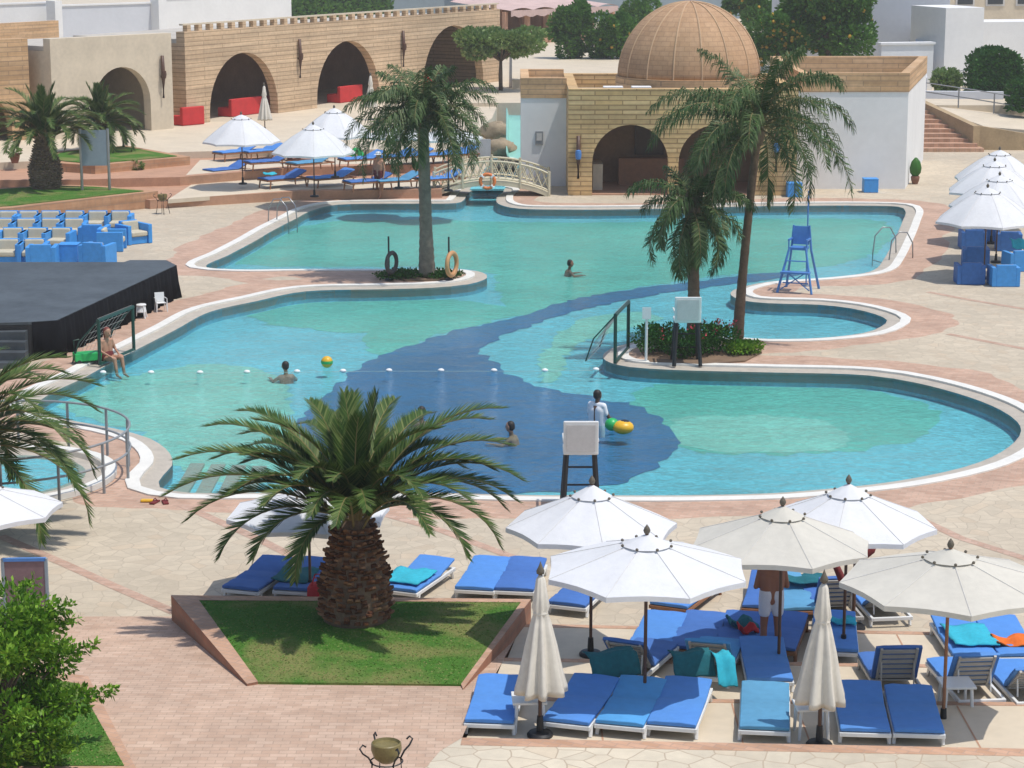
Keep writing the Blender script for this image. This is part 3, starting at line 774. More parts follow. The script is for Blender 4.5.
# island planting
isl=P(700,352,0)
def shrub(label,px,py,r_,h,n,material,seed,flowers=0):
    rnd=random.Random(seed); c0=P(px,py,.03); r=thing('shrub',label,'shrub',tuple(c0)); lea=MB(); fl=MB()
    for i in range(9):
        a=i*2.4; rr=r_*.6*math.sqrt((i+.3)/9); leafball(lea,(math.cos(a)*rr,math.sin(a)*rr,h*.5+rnd.uniform(-.1,.15)*h),r_*.42,n//9,.09,rnd,(1,1,h/r_*.9),.3)
    lea.build('foliage',M[material],r)
    if flowers:
        for i in range(flowers): leafball(fl,(rnd.uniform(-r_,r_)*.8,rnd.uniform(-r_,r_)*.7,h*rnd.uniform(.75,1.05)),.05,6,.06,rnd)
        tag(fl.build('flowers',M['flower'],r),kind='stuff')
shrub('dark low shrub behind the goal frame on the island',655,352,.75,.75,1800,'hedge',1)
shrub('low shrub at the feet of the island guard chair',684,356,.75,.65,1800,'hedge',2,5)
shrub('red flowering shrub beside the leaning palm trunk',712,352,.8,.75,2000,'hedge',3,26)
shrub('bright green groundcover mound right of the leaning palm',742,353,.6,.3,1600,'ficus',4,2)
shrub('low green planting around the foot of the palm on the spit',400,276.5,1.0,.16,1500,'hedge',5,0)
shrub('low green planting right of the palm on the spit',442,276.5,.7,.16,1200,'hedge',6,0)
struct(MB().prism([P(x,y,.03)[:2] for x,y in ((640,350),(700,347),(745,346),(762,352),(745,361),(700,364),(650,362))],0,.04).build('planting_bed',M['soil']))
struct(MB().prism([P(x,y,.03)[:2] for x,y in ((388,275),(410,272.5),(440,272.5),(456,275.5),(440,280),(405,280.5))],0,.04).build('planting_bed',M['soil']))

# ------------------------------------------------------------------ sun beds
def mk_bed(mattress, frame='plastic', back=6, wide=.68, L=1.62, hz=.175, slat=None, leg='plastic'):
    """lies along +y with the head end at +y"""
    def f():
        r=thing('sun_lounger','x','sun lounger'); fm=M[frame]; Lb=.62
        mb=MB()
        for s in(-1,1): mb.box((s*(wide/2-.025),0,hz-.03),(.045,L,.06))
        mb.box((0,-L/2+.025,hz-.03),(wide-.05,.05,.058)); mb.box((0,L/2-.025,hz-.03),(wide-.05,.05,.058))
        mb.build('frame',fm,r,bevel=.008)
        for sx in(-1,1):
            for sy in(-1,1):
                MB().tube([(sx*(wide/2-.03),sy*(L/2-.14),hz-.03),(sx*(wide/2-.02),sy*(L/2-.09),0)],[.034,.026],6).build('leg',M[leg],r)
        sl=MB()
        for i in range(9): sl.box((0,-L/2+.1+i*(L-Lb-.12)/8,hz-.01),(wide-.09,.07,.018))
        sl.build('seat_slats',M[slat or frame],r)
        a=R(back); y0=L/2-Lb
        def bp(u,w): return (y0+u*math.cos(a)-w*math.sin(a), hz+u*math.sin(a)+w*math.cos(a))
        bk=MB()
        for i in range(6):
            y,z=bp(.06+i*.1,.0); bk.box((0,y,z),(wide-.16,.06,.02),rx=a)
        for s in(-1,1):
            y,z=bp(Lb/2,-.005); bk.box((s*(wide/2-.09),y,z),(.035,Lb,.03),rx=a)
        bk.build('backrest',M[slat or frame],r)
        if back>20:
            y,z=bp(Lb*.6,-.02); st=MB()
            for s in(-1,1): MB().tube([(s*(wide/2-.11),y,z),(s*(wide/2-.11),min(y+.02,L/2-.05)+.02,hz-.02)],.012,5).build('prop',fm,r)
        th=.06; w2=wide-.03
        # mattress: seat part and back part in one soft pad
        mb=MB(); pr=[(-L/2+.005,hz+.002),(-L/2+.005,hz+th)]
        prof=[]; K=10
        ys=[-L/2+.01+(y0+L/2-.01)*i/K for i in range(K+1)]
        path=[(y,hz) for y in ys]+[bp(Lb*i/5,0) for i in range(1,6)]
        up=[(0,1)]*(K+1)+[(-math.sin(a),math.cos(a))]*5
        rnd=random.Random(int(back*7+len(mattress)))
        vs=[];nx=6
        for (y,z),(uy,uz) in zip(path,up):
            for i in range(nx+1):
                x=-w2/2+w2*i/nx; e=abs(2*i/nx-1); kk=len(vs)//(nx+1); t=th*(1-.25*e**4)*(.62 if kk in(K,K//2) else 1)+rnd.uniform(-.006,.006)
                vs.append((x,y+uy*(t+.012),z+uz*(t+.012)))
        nt_=len(vs)
        for (y,z),(uy,uz) in zip(path,up):
            for i in range(nx+1):
                x=-w2/2+w2*i/nx; vs.append((x,y+uy*.012,z+uz*.012))
        fs=[];W=nx+1;Kp=len(path)
        for k in range(Kp-1):
            for i in range(nx):
                A=k*W+i; fs.append((A,A+1,A+W+1,A+W)); B=nt_+A; fs.append((B,B+W,B+W+1,B+1))
            fs.append((k*W,(k+1)*W,nt_+(k+1)*W,nt_+k*W)); A=k*W+nx; fs.append((A,nt_+A,nt_+A+W,A+W))
        for i in range(nx):
            fs.append((i,nt_+i,nt_+i+1,i+1)); A=(Kp-1)*W+i; fs.append((A,A+1,nt_+A+1,nt_+A))
        mb.add(vs,fs); mb.build('mattress',M[mattress],r,smooth=60,bevel=.012)
        return r
    return f
def bed(px,py,z,rz,label,mattress='blue',back=6,frame='plastic',group='sun loungers on the terraces by the pool',toe=True,slat=None,**k):
    """px,py: photo point at the ground under the middle of the foot end"""
    g=P(px,py,z); L=k.get('L',1.62); off_=Vector((-math.sin(rz),math.cos(rz),0))*(L/2)
    if not toe: off_=-off_
    key=('bed',mattress,back,frame,slat,tuple(sorted(k.items())))
    return place(key,mk_bed(mattress,frame,back,slat=slat,**k),label,'sun lounger',tuple(g+off_),rz,group)
def towel(px,py,z,dx,dy,label,material,rz=0,lump=.03,rx=0,hang=0,group=None,cat='towel',name='towel'):
    rnd=random.Random(int(px*3+py)); g=P(px,py,z); nx,ny=10,10; mb=MB(); vs=[]
    for j in range(ny+1):
        for i in range(nx+1):
            u=i/nx-.5; v=j/ny-.5; zz=lump*(math.sin(u*9+rnd.random()*.3)+math.cos(v*8+u*5))*.4+rnd.uniform(0,.012)
            dz=0
            if hang and v<-.1: dz=-(abs(v)-.1)*hang
            vs.append((u*dx*(1+rnd.uniform(-.03,.03)),v*dy+rnd.uniform(-.01,.01),zz+dz+v*dy*math.tan(rx)))
    n1=len(vs); vs+=[(x,y,zz-.02) for x,y,zz in vs]
    W=nx+1; fs=[]
    for j in range(ny):
        for i in range(nx):
            A=j*W+i; fs.append((A,A+1,A+W+1,A+W)); fs.append((n1+A,n1+A+W,n1+A+W+1,n1+A+1))
    for i in range(nx): fs.append((i,n1+i,n1+i+1,i+1)); A=ny*W+i; fs.append((A,A+1,n1+A+1,n1+A))
    for j in range(ny): A=j*W; fs.append((A,A+W,n1+A+W,n1+A)); A=j*W+nx; fs.append((A,n1+A,n1+A+W,A+W))
    mb.add(vs,fs); o=mb.build(name,M[material],smooth=True); o.location=g; o.rotation_euler=(0,0,rz)
    return tag(o,label,cat,group)
# front row, nearest terrace
T0,T1,T2=.42,.28,.14
bed(489,737,T0,-.10,'blue lounger at the left end of the nearest row, beside the lawn')
bed(565,737,T0,-.30,'blue lounger just right of the left folded umbrella','blue',8)
bed(619,739,T0,-.26,'lighter blue lounger, left one of the touching pair in the nearest row','skyblue',7)
bed(671,740,T0,-.22,'blue lounger, right one of the touching pair in the nearest row','blue',7)
bed(764,744,T0,-.12,'faded teal-blue lounger just left of the right folded umbrella','teal',5)
bed(865,746,T0,-.08,'blue lounger just right of the right folded umbrella','blue',9)
bed(919,747,T0,-.08,'blue lounger at the right end of the nearest row','blue',4)
# second terrace
bed(618,689,T1,PI-.42,'lounger with dark teal towel over its raised head, beside the dark umbrella pole','navy',46,toe=False,slat='greyplastic')
bed(704,689,T1,PI-.25,'lounger with teal and turquoise towels over its raised head','skyblue',46,toe=False,slat='greyplastic')
bed(770,694,T1,-.03,'flat blue lounger in the second row in front of the man in pale shorts','blue',7)
bed(903,706,T1,PI+.04,'upright lounger showing its grey slatted back, navy mattress, behind the right end pair','navy',62,toe=False,slat='greyplastic',frame='greyplastic',leg='greyplastic')
bed(982,712,T1,PI+.10,'upright lounger at right whose slatted back faces the brown parasol pole','blue',58,toe=False,slat='greyplastic')
bed(1040,714,T1,PI+.10,'half raised lounger cut by the right edge of the photo','blue',40,toe=False,slat='greyplastic')
towel(612,653,T1+.68,.74,.34,'dark teal towel rolled over the lounger head left of the dark pole','green_t',.40,.04,0,.7)
towel(692,653,T1+.68,.60,.32,'dark teal towel over the lounger head right of the dark pole','green_t',.25,.04,0,.7)
towel(724,656,T1+.66,.28,.40,'small turquoise towel hanging from the lounger head beside a dark teal one','turq',.25,.04,0,.9)
towel(970,634,T2+.30,.68,.95,'turquoise towel spread over the foot of an upright lounger at right','turq',.05,.03)
towel(1014,640,T2+.28,.6,.45,'orange towel on the lounger at the right edge','orange_t',.05,.07)
bed(974,668,T2,.02,'flat blue lounger at right under the big turquoise towel','blue',8)
bed(1021,669,T2,.04,'flat blue lounger at the right edge under the orange towel','blue',8)
# third terrace
for i,(px,c,t) in enumerate(((655,'blue','leftmost'),(697,'navy','second from left'),(739,'navy','third from left'),(781,'navy','fourth from left'))):  # navy pads put the parasol's shade into the mattress colour
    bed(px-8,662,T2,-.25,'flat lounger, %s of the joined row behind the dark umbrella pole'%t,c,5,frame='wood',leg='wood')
bed(836,664,T2,-.12,'blue lounger partly behind the right folded umbrella with a small turquoise towel','blue',8)
towel(843,620,T2+.30,.4,.3,'small turquoise towel on the lounger behind the right folded umbrella','turq',-.1,.05)
towel(742,622,T2+.30,.42,.4,'teal towel heaped on a shaded lounger beside the man in pale shorts','green_t',.2,.12)
towel(748,628,T2+.32,.3,.2,'red cloth bag on a shaded lounger beside the man in pale shorts','redbag',.2,.12,cat='bag',name='bag')
# pool deck level
bed(474,601,0,-.18,'flat blue lounger right of the lawn corner, left of a pair','blue',6)
bed(514,602,0,-.15,'lounger coloured navy for shade, right of the lawn corner, right of a pair','navy',6)
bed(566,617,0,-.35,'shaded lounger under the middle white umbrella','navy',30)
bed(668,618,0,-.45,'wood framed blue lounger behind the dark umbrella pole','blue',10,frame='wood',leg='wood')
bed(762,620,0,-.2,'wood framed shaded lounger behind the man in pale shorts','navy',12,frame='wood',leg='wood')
bed(802,622,0,.1,'shaded lounger with teal towel behind the right folded umbrella','teal',12,frame='wood',leg='wood')
towel(805,578,.34,.7,.5,'teal towel on the shaded lounger behind the right folded umbrella','green_t',.1,.05)
bed(843,628,0,PI+.1,'upright slatted lounger behind the thin dark post','navy',60,toe=False,slat='greyplastic',frame='greyplastic',leg='greyplastic')
bed(892,628,0,PI+.12,'lounger with low slatted back under the cream umbrella edge','blue',28,toe=False,slat='greyplastic')
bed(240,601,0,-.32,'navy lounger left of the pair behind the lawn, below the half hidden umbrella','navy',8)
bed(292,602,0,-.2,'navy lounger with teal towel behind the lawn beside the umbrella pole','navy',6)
bed(398,602,0,-.38,'blue lounger with turquoise towel right of the studded palm trunk','blue',10)
towel(296,574,.28,.6,.8,'teal towel on the lounger left of the studded palm trunk','green_t',-.2,.04)
towel(409,575,.30,.66,.8,'turquoise towel on the lounger right of the studded palm trunk','turq',-.38,.03)
def stool_bag(px,py,z,label):
    r=thing('beach_bag',label,'bag',tuple(P(px,py,z))); MB().lathe([(.14,0),(.18,.1),(.17,.26),(.13,.33),(.10,.34)],n=14).build('body',M['redbag'],r,smooth=True)
    for s in(-1,1): MB().tube([(-.1,s*.08,.3),(-.05,s*.1,.46),(.05,s*.1,.46),(.1,s*.08,.3)],.012,5).build('handle',M['redbag'],r)
stool_bag(318,603,0,'red beach bag standing beside the umbrella pole left of the palm trunk')

# side tables
def mk_table():
    r=thing('side_table','x','side table')
    MB().box((0,0,.42),(.46,.46,.035)).build('table_top',M['plastic'],r,bevel=.01)
    for x in(-1,1):
        for y in(-1,1): MB().tube([(x*.17,y*.17,.41),(x*.19,y*.19,0)],[.025,.02],6).build('leg',M['plastic'],r)
    return r
for px,py,z,l in ((529,728,T0,'white side table beside the left folded umbrella'),(811,735,T0,'white side table beside the right folded umbrella'),
                  (955,712,T1,'low slatted table at the foot of the brown umbrella pole at right')):
    place('table',mk_table,l,'side table',tuple(P(px,py,z)),.05,'white plastic side tables')

# ------------------------------------------------------------------ umbrellas
def mk_umb(Rr,rimz,rise,cm,pole,wood,rot=0,knots=True,light=False):
    def f():
        r=thing('parasol','x','parasol'); n=8; sub=4; rad=[0.06,.14,.3,.5,.72,.9,1.0]
        vs=[];fs=[]
        top=rimz+rise
        def zz(q): return top-rise*(q**(.95 if rise<.7 else 1.4))
        m=n*sub
        for q in rad:
            for j in range(m):
                t=2*PI*j/m+rot; ph=(j%sub)/sub; chord=math.cos(PI/n)/math.cos((ph-.5)*2*PI/n)
                sag=math.sin(PI*ph)
                k=q*Rr*(1-(1-chord)*min(1,q*1.4)); k*= 1-.016*sag*q
                vs.append((k*math.cos(t),k*math.sin(t),zz(q)-.05*sag*q*(1-q)*2+.02*sag*q*q))
        # hem
        for j in range(m):
            t=2*PI*j/m+rot; ph=(j%sub)/sub; chord=math.cos(PI/n)/math.cos((ph-.5)*2*PI/n); sag=math.sin(PI*ph)
            k=Rr*chord*(1-.016*sag)*1.002; vs.append((k*math.cos(t),k*math.sin(t),zz(1)-.07+.02*sag))
        K=len(rad)+1
        for i in range(K-1):
            for j in range(m): fs.append((i*m+j,(i+1)*m+j,(i+1)*m+(j+1)%m,i*m+(j+1)%m))
        mb=MB(); mb.add(vs,fs); c=mb.build('canopy',M[cm],r,smooth=35)
        # vent cap
        vb=MB(); vs=[];fs=[]
        for q,dz in((.02,.13),(.12,.085),(.24,.02)):
            for j in range(m):
                t=2*PI*j/m+rot; ph=(j%sub)/sub; vs.append((q*Rr*math.cos(t)*(1-.06*math.sin(PI*ph)),q*Rr*math.sin(t)*(1-.06*math.sin(PI*ph)),zz(q)+.012+dz*.3))
        for i in range(2):
            for j in range(m): fs.append((i*m+j,(i+1)*m+j,(i+1)*m+(j+1)%m,i*m+(j+1)%m))
        vb.add(vs,fs); vb.build('vent_cap',M[cm],c,smooth=35)
        sm=MB()
        for j in range(n):
            t=2*PI*j/n+rot; sm.tube([(q*Rr*math.cos(t),q*Rr*math.sin(t),zz(q)+.004) for q in (.25,.5,.72,.9,1.0)],.004,4)
        sm.build('seams',M['seam'],c)
        if knots:
            for j in range(n):
                t=2*PI*j/n+rot; q=.25; MB().sphere((q*Rr*math.cos(t),q*Rr*math.sin(t),zz(q)+.04),.022,8,6).build('rib_knob',M['finial'],c)
        MB().lathe([(.0,top+.05),(.035,top+.06),(.05,top+.10),(.035,top+.14),(.0,top+.19)],n=10).build('finial',M['finial'],r,smooth=True)
        MB().cyl((0,0,.05),(0,0,top+.06),.026 if not wood else .024,n=10).build('pole',M['darkwood' if pole=='dark' else pole],r,smooth=40)
        rb=MB()
        for j in range(n):
            t=2*PI*j/n+rot; d=Vector((math.cos(t),math.sin(t),0))
            rb.cyl(Vector((0,0,zz(.05)-.02))+d*.03,Vector((0,0,zz(.97)-.02))+d*Rr*.97,.011,n=5)
            rb.cyl(Vector((0,0,top-.62)),Vector((0,0,zz(.5)-.02))+d*Rr*.5,.008,n=5)
        rb.build('ribs',M['darkwood'],r)
        MB().lathe([(.17,0),(.175,.03),(.15,.06),(.05,.07),(.04,.28),(.0,.28)],n=18).build('base',M['black'],r,smooth=40)
        return r
    return f
UG='open parasols around the pool'
def umb(px,apy,rpx,z,Rr,rimz,rise,label,cm='canopy',pole='dark',rot=.35,base=None,key=None):
    """px, apy: canopy apex in the photo; ground height z"""
    top=z+rimz+rise+.19; g=P(px,apy,top)
    return place(('umb',Rr,rimz,rise,cm,pole,rot),mk_umb(Rr,rimz,rise,cm,pole,True,rot),label,'parasol',(g.x,g.y,z),0,UG)
umb(647,524,0,T1,1.42,2.06,.44,'large white parasol, nearest open one, on a dark pole between the loungers')
umb(592,475,0,T2,1.28,2.02,.58,'white parasol in front of the white guard chair by the pool edge',rot=.1)
umb(783,496,0,T2,1.34,2.05,.50,'cream parasol above the man in pale shorts','cream',rot=.2)
umb(849,474,0,T2,1.32,2.02,.56,'white parasol behind and right of the cream one near the pool edge',rot=.5)
umb(951,538,0,T1,1.46,2.05,.42,'cream parasol on a light wooden pole at the right','cream','wood',rot=.0)
umb(308,478,0,0,1.36,1.42,.40,'white parasol half hidden behind the front date palm',rot=.3)
umb(-18,473,0,0,1.22,1.9,.38,'white parasol cut by the left edge near the whirlpool railing',rot=.3)
def mk_closed(h=2.2,hem=.60):
    r=thing('folded_parasol','x','parasol'); n=48
    def fn(t,i,z):
        k=(h-z)/(h-hem); amp=.05+.30*min(1,k*1.1)
        return 1+amp*math.cos(8*t+.6*math.sin(3*t))*.8+.05*math.sin(3*t+2)
    prof=[(.02,h+.02),(.06,h-.05),(.085,h-.25),(.11,h-.42),(.085,h-.50),(.12,h-.62),(.185,h-.95),(.235,h-1.3),(.28,hem+.08),(.285,hem),(.24,hem+.02),(.12,hem+.2)]
    MB().lathe(prof[::-1],n=n,fn=fn).build('canopy',M['fold'],r,smooth=True)
    MB().lathe([(.09,h-.53),(.098,h-.50),(.09,h-.47)],n=20,caps=False).build('tie',M['fold'],r)
    MB().cyl((0,0,0),(0,0,h+.05),.026,n=10).build('pole',M['darkwood'],r)
    MB().lathe([(.0,h+.02),(.05,h+.03),(.055,h+.07),(.03,h+.12),(.0,h+.20)],n=10).build('finial',M['finial'],r,smooth=True)
    MB().lathe([(.17,0),(.175,.03),(.15,.06),(.05,.07),(.04,.28),(.0,.28)],n=18).build('base',M['black'],r,smooth=40)
    return r
place('closed',mk_closed,'folded cream parasol at left in the nearest lounger row','parasol',tuple(P(540,736,T0)),.2,'folded parasols in the nearest lounger row')
place('closed',mk_closed,'folded cream parasol at right in the nearest lounger row','parasol',tuple(P(819,746,T0)),1.1,'folded parasols in the nearest lounger row')
# right-hand group of four
for px,apy,l,rt in ((988,183,'nearest of the four overlapping white parasols at the right edge',.1),(1000,171,'second nearest of the overlapping white parasols at the right edge',.4),
                 (995,157,'third of the overlapping white parasols at the right edge',.2),(1000,146,'farthest of the overlapping white parasols at the right edge',.3)):
    umb(px,apy,0,0,1.6,1.8,.98,l,rot=rt)
# ------------------------------------------------------------------ blue armchairs
def mk_arm(mn='armblue'):
    def f():
        r=thing('armchair','x','armchair')
        mb=MB(); mb.box((-.36,0,.30),(.13,.78,.58)); mb.box((.36,0,.30),(.13,.78,.58)); mb.box((0,.325,.34),(.59,.13,.66)); mb.box((0,-.03,.12),(.59,.58,.22))
        mb.build('frame',M[mn],r,bevel=.012)
        MB().box((0,-.06,.31),(.57,.62,.15)).build('seat_cushion',M['cushion'],r,bevel=.04,seg=3)
        MB().box((0,.20,.50),(.55,.12,.32),rx=-.12).build('back_cushion',M['cushion'],r,bevel=.04,seg=3)
        for x in(-1,1):
            for y in(-1,1): MB().box((x*.36,y*.34,.008),(.06,.06,.03)).build('foot',M['black'],r)
        return r
    return f
def mk_cube(mn='armblue',s=.62,h=.6):
    def f():
        r=thing('cube_table','x','side table')
        MB().box((0,0,h/2),(s,s,h-.02)).build('body',M[mn],r,bevel=.012)
        MB().box((0,0,h+.002),(s+.02,s+.02,.025)).build('table_top',M[mn],r,bevel=.008)
        return r
    return f
AG='blue armchairs behind the stage'
rows=[(231,(8,28,50,73,97,120),'back row'),(239,(2,26,50,74),'second row'),(249,(12,36,60),'third row'),(261,(8,34),'front row')]
ordw=['leftmost','second from left','third from left','fourth from left','fifth from left','rightmost']
for y,xs_,rn in rows:
    for i,x in enumerate(xs_):
        place('arm',mk_arm(),'blue armchair with beige cushion, %s in the %s behind the stage'%(ordw[i],rn),'armchair',tuple(P(x,y+2,0)),random.uniform(-.08,.08),AG,1.12)
place('arm',mk_arm(),'blue armchair set apart at the right end, turned towards the pool','armchair',tuple(P(134,243,0)),.7,AG,1.12)
place('arm',mk_arm(),'blue armchair seen from its back nearest the corner of the stage','armchair',tuple(P(98,264,0)),2.9,AG,1.12)
place('arm',mk_arm(),'blue armchair with its back to the camera in the middle of the group','armchair',tuple(P(95,245,0)),3.1,AG,1.12)
place('arm',mk_arm(),'blue armchair with its back to the camera just behind the stage edge','armchair',tuple(P(43,266,0)),3.2,AG,1.12)
place('arm',mk_arm(),'blue armchair turned sideways beside the cube in the middle of the group','armchair',tuple(P(112,250,0)),1.6,AG,1.12)
place('cube',mk_cube(),'blue cube table in the middle of the armchairs behind the stage','side table',tuple(P(70,262,0)),0,'blue cube tables')
place('cubes',mk_cube('armblue',.58,.55),'small blue cube against the shaded white wall','side table',tuple(P(870,192,0)),0,'blue cube tables')
place('cubes',None,'small blue cube between palm fronds and the white wall','side table',tuple(P(794,196.5,0)),0,'blue cube tables')
RG='blue armchairs under the right parasols'
for px,py,rz,l,mn in ((969,283,3.1,'blue armchair coloured dark for shade, nearest left under the right parasols','armshade'),(1003,285,3.15,'bright blue armchair in the sun, nearest of the right group','armblue'),
   (975,266,3.0,'blue armchair coloured dark for shade, second from the front at right','armshade'),(1018,270,3.3,'bright blue armchair at the right edge behind the sunlit one','armblue'),
   (972,248,3.1,'blue armchair coloured dark for shade, third from the front at right','armshade'),(1008,250,3.0,'blue armchair with pale towel at the right edge','armshade'),(985,240,3.1,'blue armchair coloured dark for shade, farthest under the right parasols','armshade')):
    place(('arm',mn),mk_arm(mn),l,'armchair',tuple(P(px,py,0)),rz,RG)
towel(1018,240,.72,.45,.5,'pale turquoise towel over an armchair at the right edge','turq',0,.05,0,.6)

# ------------------------------------------------------------------ stage
SZ=.95
st_=thing('stage','low black stage with cloth skirt at the left edge','stage',tuple(P(60,340,0)))
def rel(o,par): o.parent=par; o.location=-Vector(par.location); return o
top=[P(x,y,SZ) for x,y in ((-120,262),(124,262),(130,260),(166,260),(176,265),(57,320),(28,322),(-120,326))]
rel(MB().prism([p[:2] for p in top],SZ-.07,SZ).build('floor',M['stage']),st_)
def skirt():
    mb=MB(); pts=[]
    seq=[top[3],top[4],top[5],top[6]]
    P2=[Vector(p[:2]) for p in seq]
    vs=[];k=0
    for a,b in zip(P2[:-1],P2[1:]):
        L=(b-a).length; m=max(4,int(L/.09)); d=(b-a)/L; n=Vector((-d.y,d.x))
        if n.dot(Vector((P(60,300,0).x,P(60,300,0).y))-a)>0: n=-n
        for i in range(m):
            t=i/m; p=a+(b-a)*t; w=.03*math.sin(i*1.9)+.02*math.sin(i*.7)
            fl=.10+.05*math.sin(i*.9)
            vs.append((p+n*(w*.4+.01),p+n*(w+.05),p+n*(fl+w)))
    for a,b_,c in vs: mb.v += [(a.x,a.y,SZ-.012),(b_.x,b_.y,SZ*.5),(c.x,c.y,.01)]
    for i in range(len(vs)-1):
        for j in range(2): mb.f.append((i*3+j,i*3+j+1,i*3+3+j+1,i*3+3+j))
    o=mb.build('skirt',M['skirt'],smooth=True); s=o.modifiers.new('thick','SOLIDIFY'); s.thickness=.01
    rel(o,st_)
skirt()
rel(MB().prism([p[:2] for p in top[:5]]+[] if False else [(p[0]*.995-.05,p[1]-.0) for p in (top[0],top[4],top[5],top[6],top[7])],.0,SZ-.08).build('platform',M['black']),st_)
a=P(28,360,0); b2=top[6]
for i in range(4):
    h=SZ-.2*(i+1); y0=b2.y-.32*i; 
    rel(MB().prism([(b2.x-3.6,y0+.02),(b2.x-.02+.06*i,y0+.02),(b2.x-.02+.06*i,y0-.32),(b2.x-3.6,y0-.32)],0,h).build('step',M['stage']),st_)
def mk_stool():
    r=thing('stool','x','stool')
    MB().lathe([(.0,.42),(.15,.42),(.17,.40),(.16,.37),(.0,.37)][::-1],n=16).build('seat',M['plastic'],r,smooth=50)
    for i in range(4):
        a=PI/4+i*PI/2; MB().tube([(math.cos(a)*.12,math.sin(a)*.12,.39),(math.cos(a)*.2,math.sin(a)*.2,0)],[.035,.028],6).build('leg',M['plastic'],r)
    MB().lathe([(.13,.36),(.17,.2),(.165,.18)],n=16).build('apron',M['plastic'],r)
    return r
def mk_pchair():
    r=thing('plastic_chair','x','chair')
    MB().box((0,0,.42),(.44,.42,.03)).build('seat',M['plastic'],r,bevel=.01)
    MB().box((0,.22,.65),(.44,.03,.42),rx=-.15).build('backrest',M['plastic'],r,bevel=.01)
    for s in(-1,1):
        MB().tube([(s*.24,.24,.62),(s*.25,-.18,.62),(s*.25,-.22,.0)],[.02,.02,.022],6).build('armrest',M['plastic'],r)
        for y in(-.2,.22): MB().tube([(s*.2,y*.9,.42),(s*.24,y*1.1,0)],[.022,.018],6).build('leg',M['plastic'],r)
    return r
place('stool',mk_stool,'white plastic stool against the black stage cloth','stool',tuple(P(141,318,0)),0,None,.95)
place('pch',mk_pchair,'small white plastic chair at the right corner of the stage','chair',tuple(P(161,311.5,0)),.4,None,.62)

# ------------------------------------------------------------------ guard chairs
def mk_guard():
    r=thing('guard_chair','x','lifeguard chair')
    for x in(-1,1):
        for y in(-1,1):
            MB().tube([(x*.26,y*.22,1.15),(x*.33,y*.36,0)],[.05,.055],6).build('leg',M['black'],r)
    MB().box((0,0,1.13),(.66,.62,.07)).build('seat',M['plastic'],r,bevel=.02)
    MB().box((0,-.30,1.42),(.66,.05,.66),rx=.06).build('backrest',M['plastic'],r,bevel=.02)
    for s in(-1,1): MB().box((s*.32,.0,1.36),(.04,.56,.05)).build('armrest',M['plastic'],r,bevel=.01)
    MB().box((0,-.335,1.42),(.54,.012,.52),rx=.06).build('back_panel',M['paper'],r)
    for z in(.35,.7): MB().cyl((-.29,.30+.03,z),(.29,.30+.03,z),.02,n=6).build('rung',M['black'],r)
    return r
place('guard',mk_guard,'white lifeguard chair on black legs at the near pool edge','lifeguard chair',tuple(P(580,507,0)),0)
g=P(687,366,0); o=place('guard',None,'pale lifeguard chair on the planted island in the pool','lifeguard chair',(g.x,g.y+.3,0),0)
def mk_ladderchair():
    r=thing('ladder_chair','tall blue lifeguard ladder chair beside the small round pool','lifeguard chair')
    for x in(-1,1):
        MB().tube([(x*.24,-.2,1.35),(x*.52,-.5,0)],[.035,.04],6).build('leg',M['bluem'],r)
        MB().tube([(x*.24,.25,1.95),(x*.30,.3,1.2),(x*.5,.62,0)],[.03,.035,.04],6).build('leg',M['bluem'],r)
        MB().box((x*.27,.0,1.56),(.05,.5,.05)).build('armrest',M['bluem'],r); MB().cyl((x*.27,-.2,1.3),(x*.27,-.2,1.56),.022,n=6).build('arm_post',M['bluem'],r)
    MB().box((0,.02,1.30),(.5,.46,.08)).build('seat',M['bluem'],r,bevel=.01)
    MB().box((0,.26,1.65),(.5,.05,.55),rx=-.1).build('backrest',M['bluem'],r,bevel=.01)
    MB().box((0,-.42,.62),(.86,.30,.05)).build('foot_platform',M['bluem'],r)
    for z in(.3,.95): MB().cyl((-.42+z*.12,-.42+z*.1,z),(.42-z*.12,-.42+z*.1,z),.02,n=6).build('rung',M['bluem'],r)
    MB().cyl((-.30,-.33,.62),(.44,-.46,.1),.018,n=6).build('brace',M['bluem'],r); MB().cyl((.30,-.33,.62),(-.44,-.46,.1),.018,n=6).build('brace',M['bluem'],r)
    return r
r=mk_ladderchair(); r.location=P(798,291,0); r.rotation_euler=(0,0,-.35)
r=thing('flag_pole','thin pale blue pole beside the blue ladder chair','pole',tuple(P(806,286,0))); MB().cyl((0,0,0),(0,0,2.9),.022,n=6).build('shaft',M['bluem'],r); MB().lathe([(.12,0),(.1,.04),(.03,.06),(0,.06)],n=12).build('base',M['steel'],r)

# water polo goals
def goal(label,a,bb,h,board):
    A=P(*a,0);B=P(*bb,0); c=(A+B)/2; d=B-A; L=d.length; rz=math.atan2(d.y,d.x)
    r=thing('goal_frame',label,'pool goal',tuple(c),rz)
    for x in(-L/2,L/2): MB().cyl((x,0,.02),(x,0,h),.045,n=8).build('post',M['greenm'],r)
    MB().cyl((-L/2-.04,0,h),(L/2+.04,0,h),.045,n=8).build('crossbar',M['greenm'],r)
    MB().cyl((-L/2,0,.05),(L/2,0,.05),.04,n=8).build('ground_bar',M['greenm'],r)
    for x in(-L/2,L/2): MB().tube([(x,.02,h*.98),(x,.55,h*.5),(x,.75,.04)],.02,6).build('stay',M['greenm'],r)
    nb=MB()
    for i in range(9):
        x=-L/2+L*i/8; nb.tube([(x,.02,h),(x,.5,h*.45),(x,.72,.05)],.004,4)
    for k in range(7):
        t=k/6; nb.cyl((-L/2,.02+.7*t,h*(1-t)+.05),(L/2,.02+.7*t,h*(1-t)+.05),.004,n=4)
    nb.build('net',M['greyplastic'],r)
    return r
